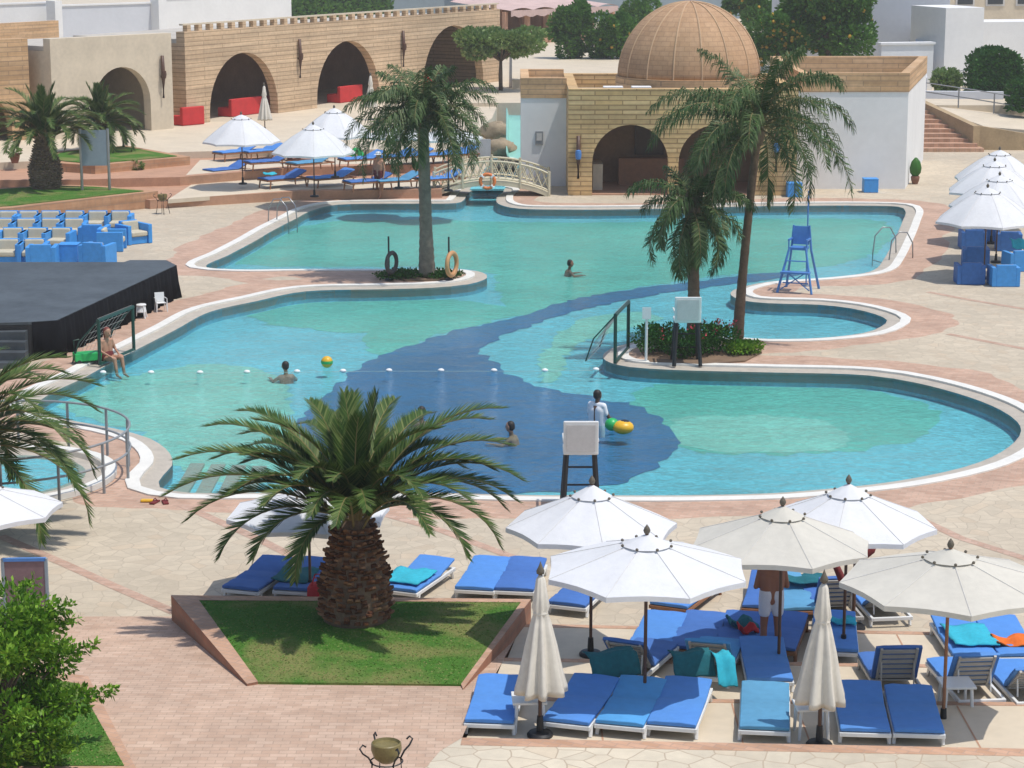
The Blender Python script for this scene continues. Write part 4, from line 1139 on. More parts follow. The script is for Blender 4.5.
goal('dark green goal frame standing by the stage at the left pool edge',(100,366),(134,351),1.15,0)
goal('dark green goal frame on the left tip of the planted island',(615,364),(628,349.5),1.25,0)
r=thing('green_trolley','low green and white crate trolley beside the goal by the stage','trolley',tuple(P(88,363,0)),.4)
MB().box((0,0,.18),(.7,.35,.2)).build('crate',M['greenp'],r,bevel=.02); MB().tube([(-.32,0,.1),(-.34,0,.6),(-.2,0,.62)],.02,5).build('handle',M['greenm'],r)
for x in(-1,1): MB().cyl((x*.25,-.18,.06),(x*.25,.18,.06),.06,n=10).build('wheel',M['black'],r)
r=thing('sign_post','slim white rules post beside the island goal frame','sign',tuple(P(646,362,0)))
MB().cyl((0,0,0),(0,0,1.35),.035,n=8).build('post',M['plastic'],r); MB().box((0,-.03,1.25),(.22,.02,.3)).build('panel',M['plastic'],r)

# lifebuoys on posts
def buoy(label,px,py,z,h,m,rad,post=True,rz=0,rz2=0,band=True):
    r=thing('lifebuoy_stand' if post else 'lifebuoy',label,'lifebuoy',tuple(P(px,py,z)),rz)
    if post:
        MB().cyl((0,0,0),(0,0,h+rad+.5),.028,n=6).build('post',M['black'],r); MB().lathe([(.14,0),(.12,.04),(0,.06)],n=12).build('base',M['black'],r)
    mb=MB(); n,k=28,8; vs=[];fs=[]
    for i in range(n):
        t=2*PI*i/n
        for j in range(k):
            a=2*PI*j/k; q=rad+rad*.24*math.cos(a); vs.append((q*math.cos(t),-.1+rad*.2*math.sin(a),h+q*math.sin(t)))
    for i in range(n):
        for j in range(k): fs.append((i*k+j,i*k+(j+1)%k,((i+1)%n)*k+(j+1)%k,((i+1)%n)*k+j))
    mb.add(vs,fs); rg=mb.build('ring',M[m],r,smooth=True)
    if band:
        for t in(PI/4,3*PI/4,5*PI/4,7*PI/4):
            d=Vector((math.cos(t),0,math.sin(t))); MB().cyl(Vector((0,-.1,h))+d*rad*.74,Vector((0,-.1,h))+d*rad*1.26,rad*.235,n=8).build('band',M['ringw'],rg)
    return r
buoy('dark ring on a black post left of the palm on the spit',389,280,.03,.55,'ringd',.30,rz=1.1,band=False)
buoy('faded orange ring on a black post right of the palm on the spit',449,280,.03,.5,'ringo',.34,rz=1.15,band=False)

# pool ladders, handrails
def rail(label,name,cat,paths,rad=.022,material='steel'):
    c=sum((Vector(p[0]) for p in paths),Vector())/len(paths); c.z=min(p[0][2] for p in paths)
    r=thing(name,label,cat,tuple(c))
    for p in paths: MB().tube([Vector(q)-c for q in p],rad,7).build('rail',M[material],r,smooth=True)
    return r,c
def ladder(label,px,py,ang,s=1.0,wd=.55):
    g=P(px,py,0); d=Vector((math.cos(ang),math.sin(ang),0)); n=Vector((-d.y,d.x,0)); ps=[]
    for k in(-wd/2,wd/2):
        o=g+n*k; ps.append([o-d*.55*s,o-d*.52*s+Vector((0,0,.5)),o-d*.3*s+Vector((0,0,.85)),o+Vector((0,0,.88)),o+d*.28*s+Vector((0,0,.6)),o+d*.35*s+Vector((0,0,0)),o+d*.35*s+Vector((0,0,-.7))])
    r,c=rail(label,'pool_ladder','pool ladder',ps)
    for z in(-.2,-.5):
        MB().cyl(g+d*.35*s-n*wd/2-c+Vector((0,0,z)),g+d*.35*s+n*wd/2-c+Vector((0,0,z)),.02,n=6).build('rung',M['steel'],r)
ladder('steel pool ladder on the far left side of the pool',285,222,-.5)
ladder('curved steel handrail at the right end of the pool',890,256,PI+.3,.95,1.2)
# whirlpool railing, lower left
c=P(-3,478,0)
struct(MB().lathe([(2.35,0.0),(2.36,.10),(2.1,.11),(2.05,.02),(1.62,.03),(1.6,.0)][::-1],(c.x,c.y,.006),n=56,caps=False).build('whirlpool_rim',M['ledge'],smooth=30))
struct(MB().lathe([(2.365,0.0),(2.37,.12),(2.16,.125),(2.14,.11)],(c.x,c.y,.006),n=56,caps=False).build('whirlpool_coping',M['coping'],smooth=30))
struct(MB().lathe([(2.0,.012),(0.0,.012)],(c.x,c.y,.0),n=56,caps=False).build('whirlpool_floor',M['aqua']))
struct(MB().lathe([(1.75,.04),(0.0,.04)],(c.x,c.y,.0),n=56,caps=False).build('whirlpool_water',M['water']))
r=thing('curved_railing','curved grey metal railing around the small whirlpool at left','railing',tuple(c))
A0=[R(a) for a in range(-75,115,6)]; Q=2.65
for z in(1.0,.55): MB().tube([(Q*math.cos(a),Q*math.sin(a),z) for a in A0],.024,6).build('rail',M['greymetal'],r,smooth=True)
for a in A0[::4]: MB().cyl((Q*math.cos(a),Q*math.sin(a),0),(Q*math.cos(a),Q*math.sin(a),1.0),.03,n=6).build('post',M['greymetal'],r)

# rope with floats
fl=[(103,372),(151,372),(200,372),(247,371.5),(297,371),(343,370.5),(389,370),(441,370),(494,370),(545,370),(596,369)]
fp=[P(x,y,WZ+.02) for x,y in fl]
r=thing('float_rope','thin rope of small white floats across the pool','float rope',tuple(fp[5]))
MB().tube([p-fp[5]-Vector((0,0,.03)) for p in fp],.006,5).build('rope',M['ringw'],r)
for p in fp: MB().sphere(p-fp[5]-Vector((0,0,.01)),.065,10,7,(1.3,1,.8)).build('float',M['ringw'],r,smooth=True)
def ball(label,px,py,rad,m1,m2):
    g=P(px,py,WZ); r=thing('ball',label,'ball',(g.x,g.y,WZ+rad*.7)); MB().sphere((0,0,0),rad,16,10).build('shell',M[m1],r,smooth=True)
    MB().lathe([(rad*math.cos(a)*1.01,rad*math.sin(a)*1.01) for a in (-.25,-.1,.1,.25)],n=20,caps=False).build('stripe',M[m2],r,smooth=True)
ball('yellow and green ball floating near the swimmer\'s head',327,366,.15,'yellow','greenp')
g=P(618,431,WZ); r=thing('inflatable_toy','green and yellow inflatable toy floating by the man in the white shirt','inflatable',tuple(g),-.3)
MB().sphere((-.14,0,.14),.16,14,9,(1,1,.9)).build('head',M['greenp'],r,smooth=True); MB().sphere((.12,-.02,.1),.22,14,9,(1.1,1,.7)).build('body',M['yellow'],r,smooth=True); MB().sphere((.14,0,.2),.13,10,7,(1,1,.5)).build('seat',M['black'],r,smooth=True)

# bowls on iron scroll stands
def mk_bowl():
    r=thing('bowl_stand','x','planter bowl')
    MB().lathe([(.0,.50),(.08,.50),(.15,.56),(.185,.66),(.18,.74),(.165,.75),(.15,.72),(.0,.70)],n=24).build('bowl',M['bowl'],r,smooth=50)
    for i in range(4):
        a=i*PI/2+.2; d=Vector((math.cos(a),math.sin(a),0)); s=MB()
        s.tube([d*.26,d*.2+Vector((0,0,.3)),d*.19+Vector((0,0,.52)),d*.24+Vector((0,0,.60)),d*.31+Vector((0,0,.66)),d*.35+Vector((0,0,.73)),d*.31+Vector((0,0,.77)),d*.27+Vector((0,0,.74))],.012,6); s.build('scroll_leg',M['black'],r,smooth=True)
    MB().lathe([(.19,.50),(.205,.51),(.19,.52)],n=20,caps=False).build('hoop',M['black'],r)
    return r
g=P(387,801,.56); place('bowl',mk_bowl,'olive bowl on an iron scroll stand at the bottom edge','planter bowl',tuple(g),.3,'bowls on iron scroll stands')
place('bowl',None,'dark bowl on a low iron stand at the foot of the long planter wall','planter bowl',tuple(P(163,214,0)),.1,'bowls on iron scroll stands')
def pot(label,px,py,z,s=1,plant=True,cact=False):
    r=thing('clay_pot',label,'plant pot',tuple(P(px,py,z))); r.scale=(s,)*3
    MB().lathe([(.13,0),(.2,.2),(.22,.34),(.19,.4),(.16,.38),(0,.36)],n=18).build('pot',M['clay'],r,smooth=50)
    l=MB(); rnd=random.Random(int(px))
    if cact: l.lathe([(.1,.36),(.24,.55),(.27,.8),(.2,1.1),(.05,1.3),(0,1.31)],n=20,fn=lambda t,i,z:1+.1*math.cos(8*t))
    else: leafball(l,(0,0,.45),.22,160,.16,rnd)
    l.build('plant',M['hedge' if cact else 'treey'],r,smooth=cact)
pot('tall cactus-like plant in a pot at the corner of the white building',915,184,0,.85,cact=True)
pot('small clay pot with dry plant in front of the second planter wall',137,177,.4)
pot('small dark pot on the promenade at far left',15,163,1.0)

# board at the lower left, sign panel left
g=P(28,640,0)
r=thing('notice_board','brown notice board in a pale blue frame behind the leafy bush','notice board',tuple(g),.05)
MB().box((0,0,.78),(.62,.03,1.0)).build('panel',M['boardb'],r)
for x in(-1,1): MB().box((x*.33,0,.66),(.05,.06,1.32)).build('post',M['bluegrey'],r,bevel=.01)
MB().box((0,0,1.3),(.66,.06,.05)).build('top_rail',M['bluem'],r); 
g=P(96,190,.65)
r=thing('panel_sign','grey blue panel sign on two pale posts in the raised grass bed','sign',tuple(g),.1)
for x in(-1,1): MB().cyl((x*.52,0,0),(x*.52,0,2.35),.055,n=8).build('post',M['steel'],r)
MB().box((0,0,1.62),(.96,.05,1.36)).build('panel',M['bluegrey'],r)

# flip-flops etc by the left corner
g=P(160,503,0); r=thing('sandals','dark purple sandals on the brick by the left pool corner','sandals',tuple(g))
for x in(-.1,.1): MB().box((x,0,.02),(.11,.27,.03),rz=x*3).build('sole',M['maroon'],r,bevel=.01); MB().tube([(x-.05,.03,.03),(x,.08,.08),(x+.05,.03,.03)],.012,5).build('strap',M['maroon'],r)
r=thing('swim_goggles_case','small yellow case on the brick beside the purple sandals','case',tuple(P(147,502,0))); MB().box((0,0,.03),(.24,.12,.05)).build('body',M['yellow'],r,bevel=.02)
# maroon cloth on thin post
r=thing('clothes_post','thin dark post with maroon cloth hung over its arms beside the cream parasol','clothes post',tuple(P(853,628,0)))
MB().cyl((0,0,0),(0,0,1.35),.03,n=8).build('post',M['darkwood'],r); MB().lathe([(.2,0),(.18,.05),(0,.06)],n=14).build('base',M['black'],r)
MB().tube([(-.38,0,1.2),(-.2,0,.8),(-.02,0,.85)],[.05,.07,.05],7).build('arm',M['maroon'],r,smooth=True); MB().tube([(0,0,1.22),(.14,0,1.18),(.26,0,1.28),(.3,0,1.34)],[.05,.07,.06,.03],7).build('arm',M['maroon'],r,smooth=True)

# ------------------------------------------------------------------ people
def bodymesh(caps, voxel=.014, name='body', material=None, parent=None, it=6):
    mb=MB()
    for a,b,r0,r1 in caps:
        a=Vector(a);b=Vector(b); mb.cyl(a,b,r0,r1,12); mb.sphere(a,r0,12,8); mb.sphere(b,r1,12,8)
    o=mb.build(name,material)
    m=o.modifiers.new('r','REMESH'); m.mode='VOXEL'; m.voxel_size=voxel; s=o.modifiers.new('s','SMOOTH'); s.iterations=it; s.factor=.5
    dg=bpy.context.evaluated_depsgraph_get(); me=bpy.data.meshes.new_from_object(o.evaluated_get(dg)); o.modifiers.clear(); o.data=me
    me.polygons.foreach_set('use_smooth',[True]*len(me.polygons))
    if parent: o.parent=parent
    return o
def hand(w, d, up, caps, side=1, s=1.0):
    """w wrist, d direction to finger tips, up: palm normal"""
    w=Vector(w); d=Vector(d).normalized(); up=Vector(up); t=d.cross(up).normalized()*side; up=t.cross(d).normalized()*side
    pc=w+d*.085*s
    for k in(-.026,0,.026): caps.append((w+d*.015+t*k*.6,pc+t*k,.016*s,.015*s))
    for i,(k,l) in enumerate(((-.036,.060),(-.012,.072),(.012,.078),(.036,.070))):
        b=pc+t*k; m=b+d*l*.5+up*.006; e=m+(d*.8+up*.6).normalized()*l*.5
        caps.append((b,m,.0095*s,.009*s)); caps.append((m,e,.009*s,.008*s))
    b=w+d*.03+t*.028; m=b+(d*.6+t*.8).normalized()*.045; caps.append((b,m,.012*s,.011*s)); caps.append((m,m+d*.03,.011*s,.009*s))
def headcaps(c, f, caps, s=1.0):
    """c head centre, f facing direction"""
    c=Vector(c); f=Vector(f).normalized(); t=f.cross(Vector((0,0,1))).normalized()
    caps.append((c+Vector((0,0,.035)),c+Vector((0,0,-.025))+f*.015,.092*s,.078*s)); caps.append((c+f*.05+Vector((0,0,-.02)),c+f*.05+Vector((0,0,-.075)),.045,.036))
    caps.append((c+f*.088+Vector((0,0,.015)),c+f*.105+Vector((0,0,-.02)),.010,.014))
    for s_ in(-1,1): caps.append((c+t*s_*.088+Vector((0,0,.02)),c+t*s_*.09+Vector((0,0,-.02)),.016,.013))
def face(c,f,par,hairm='hair',long=False,bald=False):
    c=Vector(c); f=Vector(f).normalized(); t=f.cross(Vector((0,0,1))).normalized()
    for s_ in(-1,1): MB().sphere(c+f*.083+t*s_*.034+Vector((0,0,.012)),.011,8,6).build('eye',M['hair'],par)
    MB().cyl(c+f*.088-t*.022+Vector((0,0,-.052)),c+f*.088+t*.022+Vector((0,0,-.052)),.006,n=6).build('mouth',M['clothd'],par)
    caps=[(c-f*.02+Vector((0,0,.05)),c-f*.035+Vector((0,0,.0)),.094,.085)]
    if long: caps.append((c-f*.05,c-f*.06+Vector((0,0,-.16)),.075,.05))
    bodymesh(caps,.014,'hair',M[hairm],par,3)
def standing(label,loc,rz,skin,torso=0,short='clothl',hairm='hair',armpose='down',stride=.0,scale=1.0,shirt=None,hat=False,waist_only=False):
    """faces +y in its own frame"""
    r=thing('person',label,'person',loc,rz); r.scale=(scale,)*3
    caps=[]; sh=[(-.17,0,1.43),(.17,0,1.43)]
    caps += [((-.075,0,.96),(-.085,0,1.30),.105,.118),((.075,0,.96),(.085,0,1.30),.105,.118),((0,0,.95),(0,.01,1.35),.11,.12),(sh[0],sh[1],.062,.062),((-.12,0,1.38),(.12,0,1.38),.09,.09),((0,0,1.42),(0,.015,1.56),.058,.052)]
    headcaps((0,.02,1.645),(0,1,-.08),caps)
    for s,ph in((-1,1),(1,-1)):
        k=(s*.11,ph*stride*.35+.01,.50); a=(s*.12,ph*stride-.02*0,.09)
        if not waist_only:
            caps += [((s*.095,0,.93),k,.092,.058),(k,(s*.117,(k[1]+a[1])/2-.02,.34),.056,.056),((s*.117,(k[1]+a[1])/2-.02,.34),a,.056,.036),(a,(s*.13,a[1]+.16,.035),.036,.03),((s*.12,a[1]-.04,.04),a,.035,.038)]
        else: caps += [((s*.095,0,.93),(s*.1,0,.62),.092,.06)]
        S_=Vector((s*.185,0,1.42))
        if armpose=='down': e=Vector((s*.25,-.02,1.13)); w_=Vector((s*.26,.06,.88)); d=(0,.15,-1)
        elif armpose=='front': e=Vector((s*.25,.02,1.14)); w_=Vector((s*.13,.24,1.10)); d=(-s*.6,.8,0)
        elif armpose=='reach': e=Vector((s*.26,.08,1.17)); w_=Vector((s*.26,.32,1.05)); d=(0,1,-.3)
        caps += [(S_,e,.052,.040),(e,w_,.040,.026)]; hand(w_,d,(-s,0,0) if armpose=='down' else (0,0,-1),caps,side=s)
    bodymesh(caps,.0125,'body',M[skin],r,4)
    face((0,.02,1.645),(0,1,-.08),r,hairm)
    if short:
        c=[((-.08,0,.98),(-.08,0,1.06),.122,.118),((.08,0,.98),(.08,0,1.06),.122,.118)]
        for s,ph in((-1,1),(1,-1)): c.append(((s*.095,0,.95),(s*.104,ph*stride*.2+.005,.73),.112,.096))
        bodymesh(c,.015,'shorts',M[short],r,3)
    if shirt:
        c=[((-.08,0,1.02),(-.09,0,1.32),.122,.132),((.08,0,1.02),(.09,0,1.32),.122,.132),(sh[0],sh[1],.075,.075)]
        for s in(-1,1): c.append(((s*.185,0,1.42),(s*.225,.02,1.26),.064,.058))
        bodymesh(c,.015,'shirt',M[shirt],r,3)
    if hat: MB().lathe([(.17,1.70),(.105,1.71),(.1,1.78),(.05,1.81),(0,1.815)],(0,.01,0),n=20).build('hat',M['clothw'],r,smooth=50)
    return r
standing('shirtless man in pale shorts seen from behind beside the loungers',tuple(P(770,656,T2)),.1,'skinb',short='clothl',armpose='front',scale=.95)
standing('man in a white cap walking along the far pool edge',tuple(P(379,198.5,0)),PI-.5,'skin',short='clothd',armpose='down',stride=.12,hat=True,scale=1.03)
g=P(597,424,WZ); standing('man in a white shirt standing waist deep in the pool',(g.x,g.y,-1.10),PI+2.5,'skind',short='clothw',shirt='clothw',armpose='reach')
def swimmer(label,px,py,rz,skin='skin',hairm='hair',arms=True):
    g=P(px,py,WZ); r=thing('person',label,'person',(g.x,g.y,WZ-.06),rz); caps=[((-.15,0,-.10),(.15,0,-.10),.075,.075),((-.07,-.02,-.14),(-.07,-.10,-.50),.11,.10),((.07,-.02,-.14),(.07,-.10,-.50),.11,.10),((0,0,-.06),(0,.03,.08),.055,.05)]
    headcaps((0,.05,.17),(0,1,.05),caps)
    for s in(-1,1):
        caps += [((s*.18,0,-.1),(s*.30,.12,-.2),.048,.04),((s*.30,.12,-.2),(s*.30,.36,-.18),.038,.026)]; hand((s*.30,.36,-.18),(0,1,.1),(0,0,-1),caps,side=s)
        caps += [((s*.09,-.10,-.52),(s*.11,-.06,-.95),.085,.055),((s*.11,-.06,-.95),(s*.11,-.3,-1.3),.05,.035)]
    bodymesh(caps,.0135,'body',M[skin],r,4); face((0,.05,.17),(0,1,.05),r,hairm)
swimmer('dark haired swimmer just above the front date palm at left',286,371,.4)
swimmer('swimmer alone in the middle of the far green water',569,267,-1.4,'skinb')
swimmer('dark haired swimmer in the deep blue water right of the date palm',421,417,-.4,'skinb')
swimmer('swimmer low in the water beside the deep blue patch',512,432,1.2,'skin')
# seated at the edge in the goal
def seated():
    g=P(107,362,0); r=thing('person','person with red hair sitting on the pool edge inside the green goal frame','person',(g.x,g.y,.02),PI+.9)
    caps=[((-.07,0,.10),(-.08,-.03,.42),.11,.11),((.07,0,.10),(.08,-.03,.42),.11,.11),((-.16,0,.52),(.16,0,.52),.06,.06),((-.1,-.02,.46),(.1,-.02,.46),.09,.09),((0,0,.52),(0,.03,.66),.052,.048)]
    headcaps((0,.05,.74),(0,1,-.2),caps)
    for s in(-1,1):
        caps+=[((s*.09,0,.09),(s*.12,.42,.12),.085,.06),((s*.12,.42,.12),(s*.12,.50,-.28),.055,.038),((s*.12,.5,-.28),(s*.12,.64,-.33),.035,.028)]
        e=(s*.24,.05,.30); w_=(s*.16,.28,.19); caps+=[((s*.18,0,.5),e,.046,.036),(e,w_,.036,.025)]; hand(w_,(-s*.1,1,-.1),(0,0,-1),caps,side=s)
    bodymesh(caps,.0125,'body',M['skin'],r,4); face((0,.05,.74),(0,1,-.2),r,'hairr',True)
    bodymesh([((-.07,.02,.12),(-.07,0,.2),.125,.12),((.07,.02,.12),(.07,0,.2),.125,.12)],.015,'shorts',M['clothd'],r,3)
seated()
# ------------------------------------------------------------------ far terraces
def pz(L,z): return [P(x,y,z)[:2] for x,y in L]
def plat(name,pxs,z,m,z0=-.05,far=None): return struct(MB().prism(pz(pxs,z),z0,z).build(name,m))
# long wall and its grass bed, far left
def planter(label,front,back,z,zb,wall_m,loc):
    r=thing('brick_planter',label,'planter',tuple(P(*loc,zb)))
    poly=[Vector(P(x,y,z)[:2]) for x,y in front+back]
    o=MB().prism(poly,zb-.3,z).build('wall',M[wall_m]); rel(o,r)
    c=sum(poly,Vector((0,0)))/len(poly); inn=[c+(p-c)*(1-.55/max((p-c).length,1)) for p in poly]
    struct(MB().prism(inn,zb,z+.03).build('lawn',M['lawn'])); return inn
i1=planter('long raised brick bed with lawn behind the blue armchairs',[(-80,213),(10,208),(158,191)],[(105,186),(60,184.5),(0,188),(-80,195)],.62,0,'plantbrick',(80,216))
i2=planter('upper brick bed with lawn in front of the smooth arcade wall',[(58,163),(95,165.5),(190,156.5)],[(126,145.5),(60,151),(30,159)],1.05,.4,'plantbrick',(120,175))
grass([tuple(p) for p in i1],.65,5000,'grass in the long raised bed behind the armchairs')
Y1=P(300,197,0).y; Y2=P(300,174,.35).y; Y3=P(300,157,.7).y
def yline(y0,slope): return lambda x:y0+slope*x
struct(MB().prism([P(150,200,.35)[:2],P(300,191,.35)[:2],P(442,189,.35)[:2],(-3.0,Y2+2),(-60,Y2+2),(-60,P(-300,196,.35).y),P(60,190,.35)[:2]],-.1,.35).build('sunbed_terrace',M['terra']))
struct(MB().prism([P(168,199.5,.353)[:2],P(300,189.5,.353)[:2],P(440,187.5,.353)[:2],P(440,178,.353)[:2],P(200,179,.353)[:2]],.2,.354).build('terrace_floor',M['tile']))
struct(MB().prism([P(180,177,.7)[:2],P(300,167,.7)[:2],P(448,164,.7)[:2],(-2.6,Y3+2),(-60,Y3+2),(-60,P(-300,180,.7).y),P(60,180,.7)[:2]],.1,.7).build('sunbed_terrace',M['terra']))
struct(MB().prism([P(186,175,.703)[:2],P(300,165,.703)[:2],P(446,162.5,.703)[:2],P(446,157,.703)[:2],P(200,160,.703)[:2]],.5,.704).build('terrace_floor',M['tile']))
struct(MB().prism([P(-300,175,1.0)[:2],P(60,160,1.0)[:2],P(178,152,1.0)[:2],P(300,149,1.0)[:2],P(450,150,1.0)[:2],P(492,118,1.0)[:2],P(500,100,1.0)[:2],(0,150),(0,400),(-200,400),(-200,100)],.0,1.0).build('promenade',M['tile']))
for k in range(3):
    a=P(-60,186-7*k,.2*k+.2); b=P(56,186-7*k,.2*k+.2)
    struct(MB().prism([a[:2],b[:2],(b.x,b.y+4),(a.x,a.y+4)],0,.2*(k+1)).build('garden_step',M['terra']))
# right hand side ground, rising steps
struct(MB().prism([(0,128),(0,400),(230,400),(230,100),(33,100),P(1040,96,1.7)[:2],P(905,96,1.7)[:2],(16,128)],-.1,1.7).build('upper_ground',M['tile']))
struct(MB().prism([(-3,118),(-3,399),(8,399),(8,118)],-.1,1.2).build('upper_ground',M['tile']))
yb=P(945,152,0).y; 
for k in range(10):
    z=.17*(k+1); a=P(914,152-4.2*(k+.0),z-.0); y=yb+.62*k
    xa=P(913,150,0).x-1; xb=np.interp(k,[0,9],[P(980,150,0).x,P(936,112,1.6).x])
    struct(MB().prism([(xa,y),(xb,y),(xb,y+.62+.3),(xa,y+.92)],z-.3,z).build('stair_step',M['edgebrick'] if k%1==0 else M['terra']))
ye=yb+6.2
struct(MB().prism([(15,ye),(15,ye+6),(40,ye+6),(40,ye)],0,1.69).build('landing',M['tile']))
r=thing('ramp_wall','tan stone cheek wall falling beside the brick stairs','wall',tuple(P(980,152,0)))
A=P(979,150,0); B=Vector((P(935,110,1.7).x,ye,0)); C=P(1090,156,0)
mb=MB()
def wseg(a,b,za,zb,th=.35):
    d=(b-a).normalized(); n=Vector((-d.y,d.x,0))*th; v=[]
    for p,z in((a,za),(b,zb)):
        v += [(p.x,p.y,-.1),(p.x+n.x,p.y+n.y,-.1),(p.x+n.x,p.y+n.y,z),(p.x,p.y,z)]
    mb.add(v,[(0,4,5,1),(1,5,6,2),(2,6,7,3),(3,7,4,0),(0,1,2,3),(4,7,6,5)])
wseg(A,B,1.15,1.95)
# long sloping wall to the right
n0=P(935,112,1.9); 
wseg(Vector((A.x,A.y,0)),Vector((A.x+5.5,A.y-.3,0)),1.15,.25)
rel(mb.build('wall',M['ramp']),r)
struct(MB().prism([(B.x,ye+.1),(A.x+.4,A.y+.6),(A.x+12,A.y+.2),(A.x+12,ye+3),(B.x,ye+3)],0,lambda x,y: np.interp(x,[B.x,A.x+.4,A.x+12],[1.7,1.05,.2])).build('ramp',M['tile']))
def railing(label,pts,h=1.0,nposts=6,name='railing',m='greymetal'):
    pts=[Vector(p) for p in pts]; r=thing(name,label,'railing',tuple(pts[0]))
    for q in(h,h*.55): MB().tube([p-pts[0]+Vector((0,0,q)) for p in pts],.03,6).build('rail',M[m],r)
    L=[0]
    for a,b in zip(pts[:-1],pts[1:]): L.append(L[-1]+(b-a).length)
    for i in range(nposts):
        t=L[-1]*i/(nposts-1); p=Vector([np.interp(t,L,[q[k] for q in pts]) for k in range(3)])-pts[0]
        MB().cyl(p,p+Vector((0,0,h)),.035,n=6).build('post',M[m],r)
railing('grey handrail running down beside the brick stairs at right',[(B.x,ye+.3,1.8),(B.x+2.4,ye-.8,1.5),(B.x+6.5,ye-2.6,.9)],1.0,5)
railing('grey railing in front of the clipped hedge at upper right',[P(903,92,1.7)+Vector((0,2,0)),P(1015,92,1.7)+Vector((0,2,0))],1.0,6)

# ------------------------------------------------------------------ architecture helpers
def arch_pts(x0,x1,z0,z1,arches,n=18):
    """outline of a wall with arched openings that stand on its foot; arches: (centre, half width, spring height)"""
    o=[(x0,z0)]
    for c,hw,sp in sorted(arches):
        o.append((c-hw,z0)); 
        for i in range(n+1):
            t=PI-PI*i/n; o.append((c+hw*math.cos(t),sp+hw*math.sin(t)))
        o.append((c+hw,z0))
    o += [(x1,z0),(x1,z1),(x0,z1)]
    return o
def extr(o2,th,name,material,parent=None,loc=(0,0,0),rz=0,zt=None):
    """polygon in x,z extruded along +y"""
    n=len(o2); tri=tessellate_polygon([[Vector((x,z,0)) for x,z in o2]])
    vs=[(x,0,z) for x,z in o2]+[(x,th,z) for x,z in o2]; fs=[]
    for t in tri:
        a,b,c=[Vector((*o2[i],0)) for i in t]
        if (b-a).cross(c-a).z<0: t=(t[0],t[2],t[1])
        fs.append(tuple(t)); fs.append((n+t[2],n+t[1],n+t[0]))
    for i in range(n): j=(i+1)%n; fs.append((i,n+i,n+j,j))
    mb=MB(); mb.add(vs,fs); o=mb.build(name,material,parent); 
    bm=bmesh.new(); bm.from_mesh(o.data); bmesh.ops.recalc_face_normals(bm,faces=bm.faces); bm.to_mesh(o.data); bm.free()
    o.location=loc; o.rotation_euler=(0,0,rz); return o
def sconce(label,loc,rz,h=1.6,m='darkwood',tip=None):
    r=thing('wall_lantern',label,'wall lantern',loc,rz)
    MB().tube([(0,-.12,-h/2),(0,-.16,0),(0,-.12,h/2)],[.055,.10,.08],7).build('torch',M[m],r,smooth=True)
    MB().lathe([(.0,-.22),(.10,-.18),(.13,.0),(.11,.16),(0,.2)],(0,-.2,.12),n=10).build('lamp_body',M['darkwood' if tip is None else tip],r,smooth=50)
    MB().box((0,-.05,.0),(.08,.12,.1)).build('bracket',M[m],r)
# ------------------------------------------------------------------ domed building
YF=P(600,195.5,0).y
def X(px,Y,py=190): return PY(px,py,Y).x
def Zt(py,Y,px=600): return PY(px,py,Y).z
x0=X(568,YF); x1=X(796,YF); zt=Zt(89,YF)
db=thing('domed_building','golden stone pool bar with arches, white side wings and ribbed dome','building',((x0+x1)/2,YF,0))
arch=[]
for pc in (630,716): arch.append((X(pc,YF),X(38+512,YF)-X(512,YF),Zt(163,YF)))
o=extr(arch_pts(x0,x1,0,zt,arch),.5,'facade',M['facade_y']); o.location=(0,YF,0); rel2=lambda o: (setattr(o,'parent',db), setattr(o,'location',Vector(o.location)-Vector(db.location)))
rel2(o)
def bb(name,a,b,m):
    """box from corner a to corner b in world"""
    c=[(p+q)/2 for p,q in zip(a,b)]; d=[abs(q-p) for p,q in zip(a,b)]
    o=MB().box(c,d).build(name,M[m]); rel2(o); return o
D=9.0
bb('side_wall',(x0,YF+.502,0),(x0+.4,YF+D,zt),'facade_y'); bb('side_wall',(x1-.4,YF+.502,0),(x1,YF+D,zt),'facade_y')
bb('rear_wall',(x0+.402,YF+D-.4,0),(x1-.402,YF+D,zt),'facade_y')
bb('roof',(x0+.402,YF+.503,zt-.75),(x1-.402,YF+D-.402,zt-.6),'roof')
bb('interior_wall',(x0+.41,YF+4.4,0),(x1-.41,YF+4.6,zt-.76),'interior')
bb('floor',(x0+.41,YF+.1,0.0),(x1-.41,YF+4.4,.05),'terra')
bb('bar_counter',(X(652,YF)-1.2,YF+3.1,.05),(X(652,YF)+1.5,YF+3.6,1.15),'wood'); bb('bar_counter',(X(594,YF),YF+1.4,.05),(X(604,YF),YF+3.0,1.1),'plain')
bb('back_shelf',(X(640,YF),YF+4.1,1.2),(X(670,YF),YF+4.38,2.6),'darkwood')
# wings
YL=P(540,186,0).y; 
xl=X(521,YL); zl=Zt(98,YL)
bb('wing_wall',(xl,YL,0),(x0-.003,YL+5.5,zl),'white')
bb('wing_parapet',(xl-.02,YL-.03,zl+.002),(x0+0,YL+.35,Zt(78,YL)),'facade_o'); bb('wing_parapet',(xl-.02,YL+.352,zl+.002),(xl+.33,YL+5.5,Zt(78,YL)),'facade_o')
bb('wing_parapet',(xl+.332,YL+5.2,zl+.002),(x0,YL+5.5,Zt(78,YL)),'facade_o')
YR=P(850,189,0).y; zr=Zt(92,YR); xr0=x1+.003; xr1=X(905,YR)
zp=Zt(73,YR)
def pp(name,pts,z0,z1,m): o=MB().prism(pts,z0,z1).build(name,M[m]); rel2(o)
SK=2.75/11
pp('wing_wall',[(xr0,YR),(xr1,YR),(xr1+SK*11,YR+11),(xr0,YR+11)],0,zr,'white')
xq=X(798,YR)
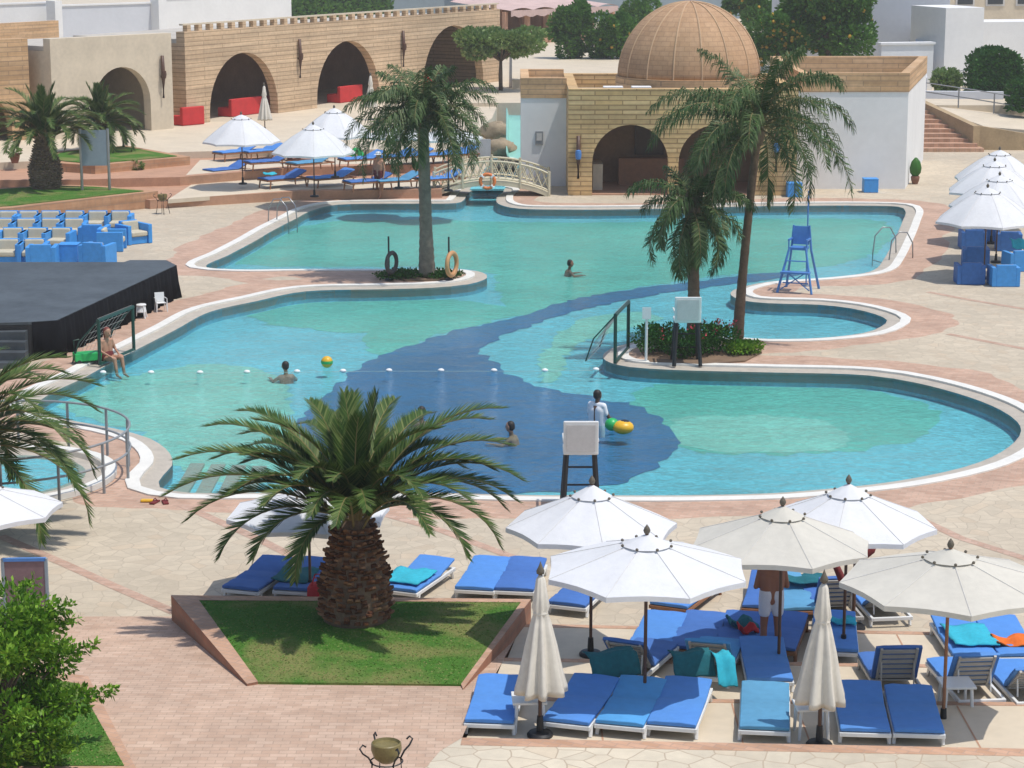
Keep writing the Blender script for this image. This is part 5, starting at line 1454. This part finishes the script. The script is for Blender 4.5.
pp('wing_parapet',[(xq,YR-.03),(xr1+.02,YR-.03),(xr1+.09,YR+.3),(xq,YR+.3)],zr+.002,zp,'facade_o')
pp('wing_parapet',[(xr1-.28,YR+.302),(xr1+.092,YR+.302),(xr1+.02+SK*11,YR+11),(xr1-.35+SK*11,YR+11)],zr+.002,zp,'facade_o')
pp('wing_parapet',[(xq,YR+10.7),(xr1-.36+SK*10.7,YR+10.7),(xr1-.36+SK*11,YR+11),(xq,YR+11)],zr+.002,zp,'facade_o')
pp('wing_parapet',[(xq,YR+.302),(xq+.3,YR+.302),(xq+.3,YR+10.698),(xq,YR+10.698)],zr+.002,zp,'facade_o')
pp('roof',[(xq+.31,YR+.31),(xr1-.3,YR+.31),(xr1-.4+SK*10.6,YR+10.6),(xq+.31,YR+10.6)],zr+.003,zr+.05,'roof')
# dome on a low drum
cx=X(687,YF+4.7); Yd=YF+4.7; rd=X(757.5,Yd)-X(687,Yd); zb=zt-.6
dm=MB().lathe([(rd*1.03,zb),(rd*1.03,zb+.80),(rd*.985,zb+.81)],(cx,Yd,0),n=48).build('drum',M['facade_o']); rel2(dm)
def domeblocks():
    m,nt,b,out=newmat('dome_stone_blocks')
    tc=nt.nodes.new('ShaderNodeTexCoord'); sp=nt.nodes.new('ShaderNodeSeparateXYZ'); lnk(nt,tc.outputs['Object'],sp.inputs[0])
    at=nt.nodes.new('ShaderNodeMath'); at.operation='ARCTAN2'; lnk(nt,sp.outputs[1],at.inputs[0]); lnk(nt,sp.outputs[0],at.inputs[1])
    k=nt.nodes.new('ShaderNodeMath'); k.operation='MULTIPLY'; lnk(nt,at.outputs[0],k.inputs[0]); k.inputs[1].default_value=2.8
    cb=nt.nodes.new('ShaderNodeCombineXYZ'); lnk(nt,k.outputs[0],cb.inputs[0]); lnk(nt,sp.outputs[2],cb.inputs[1])
    n=bricknode(nt,cb.outputs[0],(.43,.26,.14),(.48,.30,.17),(.34,.20,.11),.42,.19,.012)
    f=noise(nt,tc.outputs['Object'],.6,5); f2=noise(nt,tc.outputs['Object'],6,4)
    c=mulv(nt,n.outputs[0],mrange(nt,f,.3,.7,.85,1.1)); c=mulv(nt,c,mrange(nt,f2,.3,.7,.9,1.08))
    lnk(nt,c,b.inputs['Base Color']); b.inputs['Roughness'].default_value=.85; return m
prof=[(rd*math.cos(a),rd*1.02*math.sin(a)) for a in np.linspace(0,PI/2,26)]
dm=MB().lathe(prof,(0,0,0),n=72).build('dome',domeblocks(),smooth=True); dm.location=(cx,Yd,zb+.81); rel2(dm)
rb=MB()
for i in range(16):
    a=2*PI*i/16+.1; rb.tube([(math.cos(a)*rd*1.003*math.cos(e),math.sin(a)*rd*1.003*math.cos(e),rd*1.023*math.sin(e)) for e in np.linspace(0,PI/2-.03,20)],.035,5)
M['domerib']=mat('dome_rib_stone',(.52,.35,.21),.85,3,.1)
rb=rb.build('dome_ribs',M['domerib']); rb.location=(cx,Yd,zb+.81); rel2(rb)
sconce('dark torch lantern on the golden wall left of the pool bar arches',(X(578,YF),YF,Zt(157,YF)),0,1.7,'darkwood','bluem')
sconce('dark torch lantern between the second arch and the white wing',(X(775,YF),YF,Zt(150,YF)),0,1.7,'darkwood','bluem')
r=thing('wall_plaque','small square plaque on the white wing left of the pool bar','plaque',(X(539,YL),YL-.03,Zt(138,YL))); MB().box((0,0,0),(.32,.05,.55)).build('frame',M['greymetal'],r); MB().box((0,-.03,.05),(.22,.02,.3)).build('panel',M['paper'],r)
# white boxes on the roof
for px,py,l in ((612,80,'white roof box at the left foot of the dome'),(640,79,'white roof box just right of the dome edge')):
    r=thing('roof_unit',l,'roof box',(X(px,YF+1.6),YF+1.6,zt-.6)); MB().box((0,0,.45),(.8,.5,.28)).build('body',M['white'],r,bevel=.02)
    for s in(-1,1): MB().box((s*.35,0,.15),(.06,.4,.32)).build('foot',M['greymetal'],r)

# ------------------------------------------------------------------ bridge over the inlet
BY=P(485,196,0).y
r=thing('footbridge','small cream footbridge with criss-cross railings over the pool inlet','bridge',(X(487,BY),BY,0))
xa=X(434,BY)-r.location.x; xb=X(549,BY)-r.location.x
def bz(x): t=(x-xa)/(xb-xa); return .12+.5*math.sin(PI*t)**.8 if 0<t<1 else .12
mb=MB(); K=16
for i in range(K):
    a=xa+(xb-xa)*i/K; b_=xa+(xb-xa)*(i+1)/K; za,zb_=bz(a),bz(b_)
    mb.add([(a,-.1,za-.18),(b_,-.1,zb_-.18),(b_,1.5,zb_-.18),(a,1.5,za-.18),(a,-.1,za),(b_,-.1,zb_),(b_,1.5,zb_),(a,1.5,za)],[(3,2,1,0),(4,5,6,7),(0,1,5,4),(2,3,7,6)])
mb.build('deck',M['creamm'],r)
for yo in(-.08,1.46):
    rl=MB()
    for q in(.10,.78): rl.tube([(xa+(xb-xa)*i/K,yo,bz(xa+(xb-xa)*i/K)+q) for i in range(K+1)],.04,5)
    for i in range(0,K):
        a=xa+(xb-xa)*i/K; b_=xa+(xb-xa)*(i+1)/K
        rl.cyl((a,yo,bz(a)+.12),(b_,yo,bz(b_)+.78),.022,n=4); rl.cyl((a,yo,bz(a)+.78),(b_,yo,bz(b_)+.12),.022,n=4)
    rl.build('railing',M['creamm'],r)
    for i in (0,4,8,12,16):
        a=xa+(xb-xa)*i/K; MB().cyl((a,yo,bz(a)-.2),(a,yo,bz(a)+.88),.055,n=6).build('post',M['creamm'],r)
g=PY(487.5,181,BY-.25); buoy('orange and white lifebuoy hanging on the cream footbridge',0,0,0,0,'ring',.28,post=False); lb=bpy.data.objects['lifebuoy']; lb.location=g
# stream, slide and rocks behind the bridge
struct(MB().prism(pz([(470,189),(504,189),(533,150),(530,118),(512,118),(500,150)],.02),-.05,.03).build('stream_bed',M['aqua']))
struct(MB().sheet(pz([(470,189),(504,189),(533,150),(530,118),(512,118),(500,150)],.02),.09).build('stream_water',M['water']))
def rock(label,px,py,z,s,seed):
    rnd=random.Random(seed); r=MB().sphere((0,0,0),1,14,9); r.v=[tuple(Vector(v)*(1+rnd.uniform(-.16,.16))) for v in r.v]; r.v=[(v[0]*s,v[1]*s*.8,v[2]*s*.6) for v in r.v]
    o=r.build('rock',M['rock'],smooth=40); o.location=P(px,py,z); tag(o,label,'rock',None)
for k,(px,py,z,s,l) in enumerate(((506,165,.3,.55,'tan boulder at the near bank of the stream'),(536,152,.4,.7,'tan boulder beside the white wing'),(500,148,.6,.7,'boulder left of the green slide'),(534,128,.8,.8,'upper boulder right of the stream'),(496,132,.9,.8,'upper boulder left of the stream'))): rock(l,px,py,z,s,k)
r=thing('water_slide','small pale green slide chute behind the footbridge','slide',tuple(P(518,162,.1)))
mb=MB(); pr=[]
for i in range(9):
    t=i/8; y=4.5*t; z=.1+1.6*t**1.2
    for x,h in((-.5,.35),(-.42,.02),(0,0),(.42,.02),(.5,.35)): mb.v.append((x,y,z+h))
for i in range(8):
    for j in range(4): mb.f.append((i*5+j,i*5+j+1,i*5+6+j,i*5+5+j))
M['slide']=mat('pale_green_fibreglass',(.25,.52,.45),.35,2,.1)
o=mb.build('chute',M['slide'],r,smooth=50); s=o.modifiers.new('t','SOLIDIFY'); s.thickness=.05
for y in(1.5,4.2): MB().cyl((0,y,-.1),(0,y,1.5*(y/4.5)**1.2),.09,n=8).build('post',M['greymetal'],r)
r=thing('instruction_board','white notice board on the bank left of the slide','sign',tuple(P(482,166,.5))); MB().box((0,0,.75),(.75,.05,.8)).build('panel',M['paper'],r)
for x in(-1,1): MB().cyl((x*.33,.03,0),(x*.33,.03,1.1),.03,n=6).build('post',M['greymetal'],r)

# ------------------------------------------------------------------ arcade
def wallseg(name,label,px0,py0,px1,py1,z,ptop,arches,m,th=.5,depth=7.0,roofm='roof',sofa=True,inter=True,mir=0):
    """wall from photo point 0 to 1 at floor level z; ptop: photo row of the wall top over point 0; arches: (px centre, px half width, photo row of crown)"""
    A=P(px0,py0,z); B=P(px1,py1,z); d=(B-A); L=d.length; rz=math.atan2(d.y,d.x); zt=PY(px0,ptop,A.y).z
    r=thing(name,label,'building',tuple(A),rz)
    def along(px):
        # where the sight plane through column px crosses the wall line
        k=(px-512)/F; c=math.cos(PITCH); s=math.sin(PITCH)
        # X = k*t ; depth t relates to Y,Z: t = Y cos + (H-Z) sin ; solve at floor height
        # (A.x+u dx) = k*((A.y+u dy)*c + (H-z)*s)
        dx,dy=d.x/L,d.y/L; return (k*(A.y*c+(H-z)*s)-A.x)/(dx-k*dy*c)
    ar=[]
    for pc,hw,pt in arches:
        u=along(pc); hwm=(along(pc+hw)-along(pc-hw))/2; Yc=A.y+u*d.y/L; zc=PY(pc,pt,Yc).z-z; ar.append((u,hwm,max(.4,zc-hwm)))
    hgt=zt-z
    lo=[a for a in ar if a[0]-a[1]>.05 and a[0]+a[1]<L-.05]
    extr(arch_pts(0,L,0,hgt,lo),th,'facade',M[m],r)
    def lb(name,a,b,mm): c=[(p+q)/2 for p,q in zip(a,b)]; dd=[abs(q-p) for p,q in zip(a,b)]; return MB().box(c,dd).build(name,M[mm],r)
    lb('roof',(0,th+.003,hgt-.55),(L,depth,hgt-.35),roofm)
    lb('rear_wall',(0,depth+.003,0),(L,depth+.3,hgt-.56),'interior' if inter else m)
    lb('side_wall',(0,th+.004,0),(.3,depth,hgt-.56),m); lb('side_wall',(L-.3,th+.004,0),(L,depth,hgt-.56),m)
    if mir:
        for i in range(mir):
            x=L*(i+.5)/mir; lb('parapet_block',(x-.14,.05,hgt+.002),(x+.14,.32,hgt+.3),m)
        lb('parapet_rail',(0,.08,hgt+.302),(L,.3,hgt+.38),'plain')
    return r,A,d/L,L,rz,z,zt,lo,along
def sofa(label,base,rz,w_=2.2):
    r=thing('red_sofa',label,'sofa',tuple(base),rz)
    MB().box((0,0,.24),(w_,.75,.46)).build('seat',M['red'],r,bevel=.05,seg=3); MB().box((0,-.42,.45),(w_,.22,.88)).build('backrest',M['red'],r,bevel=.05,seg=3)
W3=wallseg('arcade','long banded stone arcade with four tall arches',187,125,500,84.5,1.0,32,[(245,34,56),(349,31,48),(454,30,40)],'facade',mir=34)
A,d,L,rz,z,zt3=W3[1],W3[2],W3[3],W3[4],W3[5],W3[6]
n=Vector((-d.y,d.x,0))
for i,(px,off_,w_) in enumerate(((228,3.4,3.0),(258,1.2,2.6),(335,3.4,3.0),(362,1.2,2.2),(448,2.4,3.0))):
    u=W3[8](px); p=A+d*u+n*off_; sofa(['red sofa deep inside the first tall arch','red sofa across the front of the first tall arch','red sofa deep inside the second tall arch','red sofa at the front of the second tall arch','red sofa inside the third tall arch'][i],p,rz,w_)
for px,l in ((299,'torch lantern between the first and second tall arches'),(402,'torch lantern between the second and third tall arches')):
    u=W3[8](px); p=A+d*u; sconce(l,(p.x,p.y,z+2.7),rz,2.0)
W2=wallseg('arcade_pavilion','smooth limestone pavilion with one round arch at left',54,139.5,174,128.5,1.0,39,[(124,28,67)],'plain',depth=6)
u=W2[8](163); p=W2[1]+W2[2]*u; sconce('torch lantern on the smooth limestone wall',(p.x,p.y,z+2.5),W2[4],2.0)
W1=wallseg('arcade_pavilion','orange banded pavilion cut by the left edge with a dark arch',-60,146,32,139.5,1.0,42,[(-14,27,98)],'facade_o',depth=6)
for px,py,l,w_ in ((55,139,'red sofa in the gap between the orange and smooth walls',1.5),(183,127,'red sofa in the gap between the smooth and banded walls',1.4),(18,140,'red sofa at the dark arch by the left edge',1.0)):
    g=P(px,py,1.0); sofa(l,(g.x,g.y+ (1.3),1.0),W2[4],w_)
# low wall / roofs behind
def block(name,label,a,b,z0,ptop,depth,m,cat='building',cap=None,extra=None):
    A=P(*a,z0);B=P(*b,z0);d=(B-A);L=d.length;rz=math.atan2(d.y,d.x); zt=PY(a[0],ptop,A.y).z
    r=thing(name,label,cat,tuple(A),rz); h=zt-z0
    MB().box((L/2,depth/2,h/2),(L,depth,h)).build('wall',M[m],r)
    if cap: MB().box((L/2,depth/2,h+.06),(L+.15,depth+.15,.12)).build('coping',M[cap],r)
    if extra: extra(r,L,h)
    return r
block('back_wall','white boundary wall with grey shaded panel behind the left arcade',(-80,60),(62,52),1.0,8,.4,'white','wall','white')
block('back_wall','recessed stretch of the white wall at upper left, greyed for shade',(61,53),(164,48),1.0,6.5,.3,'whiteshade','wall','white')
block('back_wall','white stretch of wall behind the banded arcade',(163,47),(292,38),1.0,-1,.4,'white','wall','white')
block('wall_pillar','white pillar left of the wall panel greyed for shade',(57,54),(64,53.5),1.0,1,.9,'white','pillar')
block('wall_pillar','white pillar right of the wall panel greyed for shade',(160,49),(168,48.5),1.0,-3,.9,'white','pillar')
block('far_building','grey roofed building behind the arcade top',(392,26),(540,20),1.0,-30,8,'bluegrey','building')
block('low_parapet','low brown brick wall behind the left pavilions',(-80,66),(60,56),1.0,28,.5,'facade_o','wall')
# clipped hedges
def hedge(label,a,b,z0,ptop,dep,n,seed,size=.3,m='hedge',name='hedge',roundy=.25):
    A=P(*a,z0);B=P(*b,z0);L=(B-A).length; zt=PY(a[0],ptop,A.y).z; h=zt-z0
    r=thing(name,label,'hedge',tuple(A),math.atan2(B.y-A.y,B.x-A.x)); rnd=random.Random(seed); lea=MB(); 
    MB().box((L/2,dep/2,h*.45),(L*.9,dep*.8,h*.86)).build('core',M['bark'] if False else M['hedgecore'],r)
    for i in range(n):
        f=rnd.random(); x=rnd.uniform(0,L); hh=h*(1-roundy*abs(2*x/L-1)**2.5)
        if f<.5: p=Vector((x,rnd.uniform(-.08,.08),rnd.uniform(0,hh)))
        elif f<.8: p=Vector((x,rnd.uniform(0,dep),hh+rnd.uniform(-.1,.06)))
        elif f<.9: p=Vector((rnd.uniform(-.05,.1),rnd.uniform(0,dep),rnd.uniform(0,h*(1-roundy))))
        else: p=Vector((L+rnd.uniform(-.1,.05),rnd.uniform(0,dep),rnd.uniform(0,h*(1-roundy))))
        dd=Vector((rnd.uniform(-1,1),rnd.uniform(-1,.4),rnd.uniform(-.3,1))).normalized(); u=dd.cross(Vector((rnd.random(),rnd.random(),rnd.random()))).normalized(); s=size*rnd.uniform(.6,1.3)
        lea.add([p,p+dd*s*.5+u*s*.3,p+dd*s,p+dd*s*.5-u*s*.3],[(0,1,2,3)])
    lea.build('foliage',M[m],r)
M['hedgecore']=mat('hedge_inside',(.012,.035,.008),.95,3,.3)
hedge('dark clipped hedge along the top behind the arcade',(288,36),(392,30),1.0,-6,2.5,4500,3,.4,'tree')
hedge('dark clipped hedge block at upper right',(974,98),(1021,98),1.7,51,2.4,4500,4,.22)
hedge('small clipped hedge cut by the right edge',(1012,112),(1040,112),1.5,82,1.5,1500,5,.22)
# white blocks at upper right
block('white_building','tall white rear wall, greyed for shade, behind the orange tree',(790,78),(947,78),1.7,-40,10,'whiteshade','building')
block('white_building','lighter white wall panel left of the clipped hedge',(943,86),(981,85),1.7,8,4,'white','building')
block('white_building','white wall with slanted shadow behind the clipped hedge',(979,80),(1060,79),1.7,22,3,'white','building')
block('white_wall','low white wall with pale top left of the round bush',(880,91),(932,90),1.7,45,.5,'white','wall','white')
block('white_wall','sloping low white wall below the clipped hedge railing',(903,108),(1003,109),1.2,91,.4,'whiteshade','wall')
def wins(r,L,h):
    for i in range(6):
        x=L*(i+.6)/6.2
        f=MB().box((x,-.02,h-2.6),(1.5,.06,2.4)).build('window',M['paper'],r); MB().box((x,-.07,h-2.6),(1.2,.04,2.1)).build('pane',M['glass'],f)
block('beige_building','pale hotel block with dark windows at the top right corner',(915,42),(1100,40),1.7,-45,10,'plain','building',None,wins)
for px,py,l,w_ in ((905,62,'sloping stair parapet behind the right wing roof',0),):
    A=P(919,95,1.7);B=P(934,80,1.7); r=thing('stair_parapet',l,'wall',tuple(A)); 
    rel(MB().prism([(A.x,A.y),(A.x+.4,A.y),(B.x+.4,B.y+8),(B.x,B.y+8)],1.5,lambda x,y:2.6+ (y-A.y)*.16).build('wall',M['whiteshade']),r)
# pergola with awning
A=P(505,52,1.2);B=P(612,45,1.2); d=(B-A);L=d.length;rz=math.atan2(d.y,d.x); hT=PY(505,12,A.y).z-1.2
r=thing('pergola','long terracotta pergola with pale pink striped awning at the top centre','pergola',tuple(A),rz)
for i in range(6):
    for y in(0,5): MB().box((L*i/5,y,hT/2),(.3,.3,hT)).build('post',M['terra'],r)
mb=MB(); K=30
for i in range(K+1):
    x=L*i/K
    for j in range(5): mb.v.append((x,-.6+6.2*j/4,hT+.1+.5*(j/4)+.18*abs(math.sin(PI*i/6))))
for i in range(K):
    for j in range(4): mb.f.append((i*5+j,(i+1)*5+j,(i+1)*5+j+1,i*5+j+1))
mb.build('awning',M['awning'],r,smooth=True); mb2=MB()
for i in range(K): 
    x=L*i/K; mb2.add([(x,-.6,hT-.35+.08*math.sin(i*2)),(x+L/K,-.6,hT-.35+.08*math.sin(i*2+2)),(x+L/K,-.6,hT+.12),(x,-.6,hT+.12)],[(0,1,2,3)])
mb2.build('valance',M['awning'],r)
MB().box((L/2,5.6,hT/2),(L,.2,hT)).build('rear_wall',M['interior'],r); MB().box((L/2,0,.5),(L,.15,.9)).build('low_wall',M['terra'],r)
block('far_building','grey building with dark eave across the top centre',(480,30),(740,24),1.2,-40,8,'bluegrey','building')
block('terrace_wall','low terracotta terrace wall behind the dome at right',(735,60),(800,60),1.7,44,.5,'terra','wall')
# trees
def T(name,label,px,py,z,th,cr,bl,nl,size,m,seed,**k): tree(name,label,'tree',tuple(P(px,py,z)),th,cr,bl,nl,size,m,seed,**k)
T('umbrella_tree','flat topped olive green tree with forked bare trunk right of the arcade',501,94,1.0,2.2,2.1,18,11000,.24,'treey',8,trunk_r=.12,sc=(1.1,1.1,.42),spread=.85)
T('leafy_tree','dense dark green tree left of the dome, in front of the pergola',570,66,1.2,.8,1.65,14,10000,.25,'tree',9,sc=(.85,.85,1.25))
T('citrus_tree','green tree with orange fruit between the dark tree and the dome',612,66,1.2,.7,1.7,14,9000,.25,'tree',10,sc=(1,1,1.05),fruit=1)
T('leafy_tree','small tree showing just above the left shoulder of the dome',640,50,1.2,1.4,1.9,10,5000,.25,'tree',12)
T('citrus_tree','large dark tree with orange fruit right of the dome',828,84,1.7,1.9,2.9,26,20000,.26,'tree',13,trunk_r=.18,fruit=1,sc=(1,1,.85))
T('citrus_tree','orange tree laden with fruit just behind the right side of the dome',778,84,1.7,1.4,2.2,16,11000,.25,'tree',14,fruit=9)
T('citrus_tree','tree with yellow-orange fruit peeping over the dome top at right',748,56,1.7,2.2,2.1,12,8000,.25,'tree',15,fruit=3)
def rbush(label,px,py,z,r_,h,m,seed):
    c0=P(px,py,z); r=thing('round_bush',label,'bush',tuple(c0)); rnd=random.Random(seed); lea=MB()
    for i in range(8): a=i*2.4; leafball(lea,(math.cos(a)*r_*.5,math.sin(a)*r_*.5,h*.5+rnd.uniform(-.2,.2)),r_*.55,350,.2,rnd,(1,1,h/r_*.75),.3)
    lea.build('foliage',M[m],r)
rbush('round yellow-green bush beside the low white wall at upper right',946,93,1.7,.75,1.3,'treey',1)
rbush('small yellow-green bush left of the clipped hedge',964,80,1.7,.4,1.1,'treey',2)
# far sunbeds (wood frames)
FG='wood framed loungers on the far terraces'
farb=[(283,187,.35,-1.35,'blue wood framed lounger with turquoise towel, front left on the far terrace','navy'),(331,186,.35,-1.4,'blue wood framed lounger on the far terrace behind the parasol pole','blue'),
 (368,190,.35,-1.5,'navy lounger beside the walking man','navy'),(397,189,.35,-1.5,'navy lounger just left of the spit palm trunk','teal'),(440,187,.35,-1.5,'blue lounger just right of the spit palm trunk','blue'),
 (227,178,.35,-1.3,'navy lounger at the left end of the far terrace','navy'),(236,160,.7,-1.3,'blue lounger under the far left parasol','blue'),(262,159,.7,-1.3,'blue lounger behind the far left parasol pole','blue'),
 (362,167,.7,-1.5,'blue lounger on the upper far terrace beside the green slide toy','blue'),(393,165,.7,-1.5,'blue lounger first of the touching row on the upper far terrace','blue'),(411,164,.7,-1.5,'blue lounger second of the touching row on the upper far terrace','blue'),
 (440,163,.7,-1.5,'blue lounger on the upper far terrace right of the spit palm','blue'),(456,162,.7,-1.5,'rightmost blue lounger on the upper far terrace','blue'),(310,171,.7,-1.3,'teal lounger on the far terrace under the second parasol','teal'),(268,170,.7,-1.5,'navy lounger with green towel on the far terrace','navy')]
for px,py,z,rz_,l,m in farb:
    g=P(px,py,z); key=('farbed',m); place(key,mk_bed(m,'wood',24,leg='wood',L=1.9,wide=.85,hz=.36),l,'sun lounger',(g.x,g.y,z),rz_+.45,FG)
towel(270,173.5,.8,.5,.5,'turquoise towel on the front left far lounger','turq',-1.3,.05)
towel(288,153,1.15,.5,.4,'green towel on a far lounger under the left parasols','green_t',-1.3,.12)
r=thing('arched_toy','small bright green arched float standing on the far terrace','inflatable',tuple(P(359,168,.35)))
MB().tube([(.3*math.cos(a)-.1,0,.75*math.sin(a)) for a in np.linspace(0,PI*.75,10)],.14,8).build('arch',M['greenp'],r,smooth=True)
umb(241,111,0,.5,1.55,1.7,1.02,'white parasol farthest left on the far terrace',rot=.2)
umb(313,121,0,.4,1.6,1.7,1.02,'white parasol over the teal lounger on the far terrace',rot=.1)
umb(334,104.5,0,.8,1.55,1.7,1.0,'white parasol behind the second one on the far terrace',rot=.4)
umb(398,119,0,.8,1.35,2.0,.45,'white parasol mostly hidden behind the spit palm crown',rot=.0)
umb(448,121,0,.8,1.35,2.0,.45,'white parasol right of the spit palm crown, mostly hidden',rot=.3)
place('closed',mk_closed,'folded pale parasol standing in front of the first tall arch','parasol',tuple(P(265,133,1.0)),.4)
place('closed',None,'folded pale parasol in front of the second tall arch beside the palm crown','parasol',tuple(P(371,120,1.0)),.7)
r=thing('person','person in dark red sitting on a far lounger under the left parasols','person',tuple(P(290,162,.95)),-1.4)
caps=[((-.07,0,.1),(-.08,0,.4),.11,.11),((.07,0,.1),(.08,0,.4),.11,.11),((-.16,0,.5),(.16,0,.5),.06,.06),((0,0,.5),(0,.03,.63),.05,.045)]
headcaps((0,.04,.71),(0,1,0),caps)
for s in(-1,1):
    caps+=[((s*.09,0,.09),(s*.1,.45,.12),.085,.06),((s*.1,.45,.12),(s*.11,.85,.1),.055,.035)]
    caps+=[((s*.18,0,.48),(s*.22,.05,.25),.045,.036),((s*.22,.05,.25),(s*.15,.28,.2),.036,.025)]; hand((s*.15,.28,.2),(0,1,0),(0,0,-1),caps,side=s)
bodymesh(caps,.0135,'body',M['skinb'],r,4); face((0,.04,.71),(0,1,0),r)
bodymesh([((-.07,0,.12),(-.08,0,.4),.125,.125),((.07,0,.12),(.08,0,.4),.125,.125)],.015,'shirt',M['clothd'],r,3)

# thin sunlit air over the resort
m=bpy.data.materials.new('warm_haze'); m.use_nodes=True; nt=m.node_tree; nt.nodes.clear()
out=nt.nodes.new('ShaderNodeOutputMaterial'); pv=nt.nodes.new('ShaderNodeVolumePrincipled'); pv.inputs['Color'].default_value=(1,.97,.93,1); pv.inputs['Density'].default_value=.00065; pv.inputs['Anisotropy'].default_value=.2
nt.links.new(pv.outputs[0],out.inputs['Volume'])
hz_=MB().box((0,190,12.2),(540,520,29.6)).build('haze',m); hz_['kind']='stuff'; hz_['label']='thin warm haze in the air over the whole resort'
